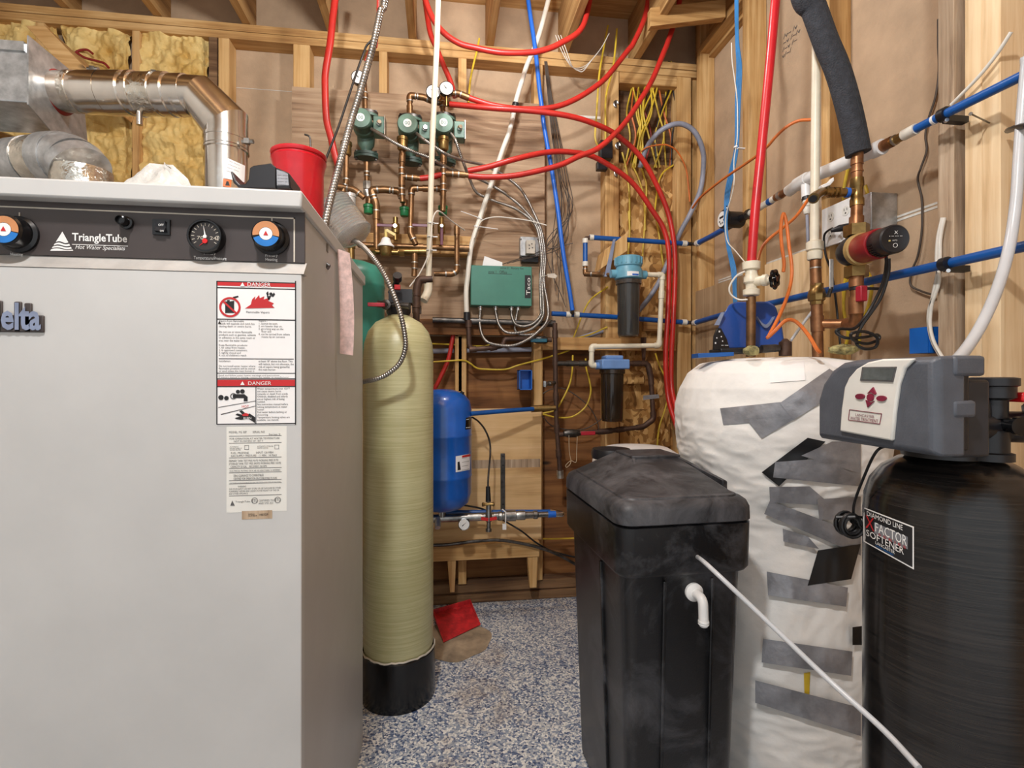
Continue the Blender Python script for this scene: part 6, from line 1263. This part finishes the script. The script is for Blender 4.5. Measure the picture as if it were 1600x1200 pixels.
t.part('lid', G().cyl(md+V((.004, -.034, .03)), md+V((.010, -.038, .03)), .034, n=24), 'black_gloss'); t.part('hinge', G().cyl(md+V((.005, -.02, .038)), md+V((.012, .02, .038)), .005, n=10), 'black_plastic')
dpx = (rr(1200, 318)-rr(1110, 370)).normalized()
t.part('end_port', G().cyl(m0-dpx*.075, m0+dpx*.085, .018), 'black_plastic'); t.part('port_nut', G().hexnut(m0+dpx*.075, m0+dpx*.10, .021), 'steel_dark'); t.part('port_nut', G().hexnut(m0-dpx*.075, m0-dpx*.095, .018), 'steel_dark'); t.done()
t = Thing('water_main', 'white plastic water pipe with blue pipe climbing the right wall', 'pipe')
a0 = m0+dpx*.10
t.part('lower_sleeve', G().cyl(a0, rr(1214, 308), .0135), 'pex_white'); t.part('blue_band', G().cyl(rr(1201, 316), rr(1206, 313), .0145), 'pex_blue'); t.part('copper_joint', G().cyl(rr(1212, 309), rr(1235, 296), .0145), 'copper_new'); t.part('joint_ring', G().cyl(rr(1217, 306), rr(1221, 304), .0168), 'solder')
pv = fillet([rr(1232, 299), rr(1256, 281), rr(1300, 264), rr(1374, 231)], .05); t.part('white_pipe', G().tube(pv, .0215, 22), 'pvc_white')
t.part('socket', G().cyl(rr(1245, 289), rr(1262, 279), .0245), 'pvc_white'); t.part('socket', G().cyl(rr(1364, 236), rr(1379, 229), .0235), 'pvc_white')
t.part('copper_joint', G().cyl(rr(1374, 231), rr(1394, 221), .0165), 'copper_new'); t.part('brass_joint', G().cyl(rr(1392, 222), rr(1414, 211), .013), 'brass'); t.part('joint_ring', G().cyl(rr(1397, 219.5), rr(1400, 218), .0155), 'solder'); t.part('clear_sleeve', G().cyl(rr(1412, 211.5), rr(1432, 201), .0155), 'pex_white')
t.part('blue_pipe', G().tube([rr(1426, 204), rr(1475, 179), rr(1600, 117), rr(1700, 66)], .0118, 14), 'pex_blue'); t.part('white_band', G().cyl(rr(1458, 188), rr(1462, 186), .0128), 'pvc_white')
t.part('drain_tee', G().cyl(rr(1259, 286), rr(1260, 310), .0165), 'pvc_white'); t.part('black_ring', G().cyl(rr(1260, 308), rr(1260.5, 313), .0165), 'black_plastic'); t.part('barb', G().rev(rr(1260.5, 313), (0, 0, -1), [(.014, 0), (.014, .008), (.012, .010), (.014, .022), (.011, .024), (.013, .036), (.009, .05)], 16), 'pex_white'); t.part('drain_tube', G().cyl(rr(1261, 336), rr(1263, 392), .0055), 'hose_grey'); t.done()
def clampr(px, py, label):
    c = rr(px, py); t = Thing('pipe_clamp', label, 'clamp', 'black clamps on the right wall'); d = (rr(1500, py-12)-rr(1475, py)).normalized() if py < 300 else (rr(1500, py-6)-rr(1475, py)).normalized()
    t.part('ring', G().rev(c, d, [(.0125, -.009), (.018, -.009), (.018, .009), (.0125, .009)], 20), 'black_plastic'); t.part('foot', G().obox(c+V((.035, 0, -.012)), (.06, .02, .016)), 'black_plastic'); t.part('screw', G().cyl(c+V((-.004, -.012, -.020)), c+V((.0, -.004, -.020)), .005, n=10), 'chrome'); t.done()
clampr(1475, 179, 'black clamp holding the climbing blue pipe to the rough stud'); clampr(1477, 412.5, 'black clamp holding the low blue pipe to the rough stud')
hose('milky_hose', 'milky plastic drain hose hanging down to the control head', 'hose', [up(D(1616, 0, 1.16))]+DP([(1612, 20, 1.16), (1604, 100, 1.16), (1597, 180, 1.16), (1592, 250, 1.15), (1588, 310, 1.14), (1580, 370, 1.13), (1569, 418, 1.11), (1553, 465, 1.08), (1533, 508, 1.05), (1512, 542, 1.02), (1492, 566, .98), (1478, 580, .95)]), .0108, 'poly_milky')
single('hose_clamp', 'black clamp arm gripping the milky drain hose', 'clamp', G().tube([R(1575, 204, 1.398), D(1588, 199, 1.17), D(1605, 196, 1.12), D(1612, 196, 1.12)], .007, 8), 'black_plastic')
single('nail', 'long steel nail sticking out of the pale stud', 'nail', G().cyl(R(1546, 192, 1.40), R(1517, 178, 1.32), .002, n=7).cyl(R(1517, 178, 1.32), R(1516.4, 177.7, 1.318), .0045, n=9), 'steel')
hose('white_cable', 'white flat cable slanting up across the pale studs', 'cable', RP([(1486, 164), (1500, 150), (1530, 119), (1555, 88), (1566, 72), (1580, 50)], 1.38), .0045, 'cable_white')
hose('dark_cable', 'dark cable wandering down the drywall left of the rough stud', 'cable', RP([(1466, 30), (1466, 67), (1467, 110), (1462, 150), (1451, 185), (1446, 212), (1448, 235), (1439, 262), (1434, 280), (1440, 308), (1441, 335), (1440, 365), (1434, 400), (1425, 423), (1423, 445), (1440, 455), (1462, 462)], 1.475), .0032, 'wire_grey')
for i in range(2):
    hose('white_cable', ['white cable passing behind the low blue pipe beside the rough stud', 'second white cable twisted beside the one at the rough stud'][i], 'cable', RP([(1473+i*2, 340), (1466+i*3, 372), (1464+i*4, 410), (1467-i*4, 438), (1460-i*2, 462), (1452+i*2, 485), (1452+i, 510), (1458+i, 535), (1472+i, 560)], 1.375), .0052, 'cable_white')
t = ebox('electrical_box', 'closed blue plastic electrical box fixed to the rough stud', 1.385, 1.455, 1.292, 1.35, R(1455, 552, 1.42).z, R(1455, 512, 1.42).z); zz0, zz1 = R(1455, 552, 1.42).z, R(1455, 512, 1.42).z
t.part('face', G().box(1.385, 1.455, 1.290, 1.296, zz0, zz1).box(1.381, 1.386, 1.292, 1.35, zz0, zz1), 'blue_box'); t.part('boss', G().rev(V((1.405, 1.290, (zz0+zz1)/2)), (0, -1, 0), [(.010, 0), (.010, .003), (.006, .004)], 16), 'blue_box'); t.part('tab', G().box(1.44, 1.452, 1.291, 1.305, zz1, zz1+.022), 'blue_box'); t.done()
# four-gang outlet
YO0, YO1 = R(1333, 350, 1.392).y, R(1286, 350, 1.392).y; zo0, zo1 = R(1300, 384, 1.392).z, R(1300, 322, 1.392).z
t = Thing('outlet_plate', 'white double outlet plate on the right wall behind the pipes', 'outlet')
t.part('plate', G().box(1.386, 1.392, YO0-.02, YO1, zo0, zo1), 'pvc_white', bev=.002); t.part('box', G().box(1.392, 1.488, YO0-.075, YO1-.01, zo0+.01, zo1-.01), 'galvanised', bev=.002)
for iy in (0.28, .72):
    for iz in (.3, .72):
        cY = (YO0-.02)*(1-iy)+YO1*iy; cz = zo0*(1-iz)+zo1*iz; s_ = t.part('socket', G().cyl((1.386, cY, cz), (1.3845, cY, cz), .017, n=20), 'ctrl_white'); t.part('slots', G().box(1.3840, 1.3846, cY-.007, cY-.005, cz, cz+.009).box(1.3840, 1.3846, cY+.005, cY+.007, cz, cz+.009).cyl((1.3846, cY, cz-.008), (1.3840, cY, cz-.008), .003, n=10), 'print_black', s_)
t.done()
t = Thing('plug', 'black plug and cord in the white outlet plate', 'plug'); q = R(1318, 357, 1.37); t.part('body', G().tube([V((1.3838, q.y-.008, q.z+.004)), V((1.355, q.y, q.z)), V((1.34, q.y+.018, q.z-.004))], [.013, .012, .006], 12), 'black_plastic')
t.part('cord', G().tube(cr([V((1.34, q.y+.018, q.z-.004)), R(1300, 357, 1.36), R(1288, 368, 1.37), R(1290, 398, 1.38), R(1299, 425, 1.38), R(1306, 470, 1.38), R(1311, 520, 1.38), R(1314, 550, 1.38)]), .0038, 8), 'cable_black'); t.done()
# blue data cables and their white companion
for i in range(4):
    d = (i-1.5)*2.2
    hose('blue_cable', 'light blue data cable in the bundle passing the water meter', 'cable', [up(R(1151+d*.6, -10, 1.24))]+RP([(1151+d*.6, 20), (1152+d*.6, 67), (1155+d, 105), (1153+d, 160), (1151+d*.7, 228), (1144+d, 265), (1137+d, 300), (1135+d*.8, 325), (1134+d*.5, 352), (1138+d*.6, 385), (1146+d, 420), (1148+d*.6, 455), (1150+d, 500)], 1.30-.004*i if False else 1.24), .0034, 'cable_blue', 'blue data cables by the meter', 7, 7)
hose('thin_cable', 'thin white cable twisted along the blue data cables', 'cord', RP([(1143, 67), (1144, 95), (1148, 125), (1152, 160), (1152, 215), (1147, 250), (1147, 285), (1142, 310), (1134, 340), (1136, 375), (1150, 393), (1164, 410)], 1.235), .0024, 'cable_white', None, 7, 6)
hose('thin_cable', 'white cable looped round the foot of the cream stop valve', 'cord', DP([(1164, 424, 1.6), (1150, 432, 1.62), (1140, 448, 1.63), (1142, 460, 1.63), (1154, 468, 1.62), (1168, 468, 1.6)]), .0028, 'cable_white', None, 7, 6)
single('cable_tie', 'white cable tie around the blue data cables', 'cable tie', G().rev(R(1151, 230, 1.24), (0, 0, 1), [(.009, -.003), (.012, -.003), (.012, .003), (.009, .003)], 16).obox(R(1158, 232, 1.22), (.03, .01, .004)), 'pvc_white')
oc = [([(1082, 325, 2.5), (1095, 308, 2.4), (1123, 285, 2.2), (1144, 270, 2.1), (1162, 258, 2.0), (1183, 243, 1.92), (1200, 228, 1.86), (1211, 215, 1.83), (1228, 199, 1.8), (1247, 189, 1.78), (1268, 187, 1.75)], 'orange cable arching across the right wall studs'),
    ([(1264, 310, 1.75), (1244, 338, 1.72), (1222, 357, 1.70), (1202, 373, 1.70), (1190, 388, 1.70), (1184, 408, 1.68), (1182, 425, 1.67)], 'orange cable running down behind the cream stop valve'),
    ([(1224, 425, 1.60), (1225, 410, 1.60), (1221, 380, 1.60), (1220, 355, 1.60), (1224, 334, 1.60), (1229, 350, 1.60), (1233, 385, 1.59), (1237, 415, 1.58), (1236, 440, 1.57), (1229, 466, 1.54), (1217, 495, 1.5), (1203, 522, 1.47), (1200, 527, 1.46), (1212, 516, 1.46), (1226, 502, 1.46), (1238, 500, 1.46), (1250, 508, 1.45), (1264, 525, 1.42), (1276, 545, 1.40), (1281, 551, 1.40)], 'orange cable folded in a tall loop over the wrapped tank')]
for (pts, lb) in oc: hose('orange_cable', lb, 'cable', DP(pts), .0052, 'cable_orange', None, 8, 8)
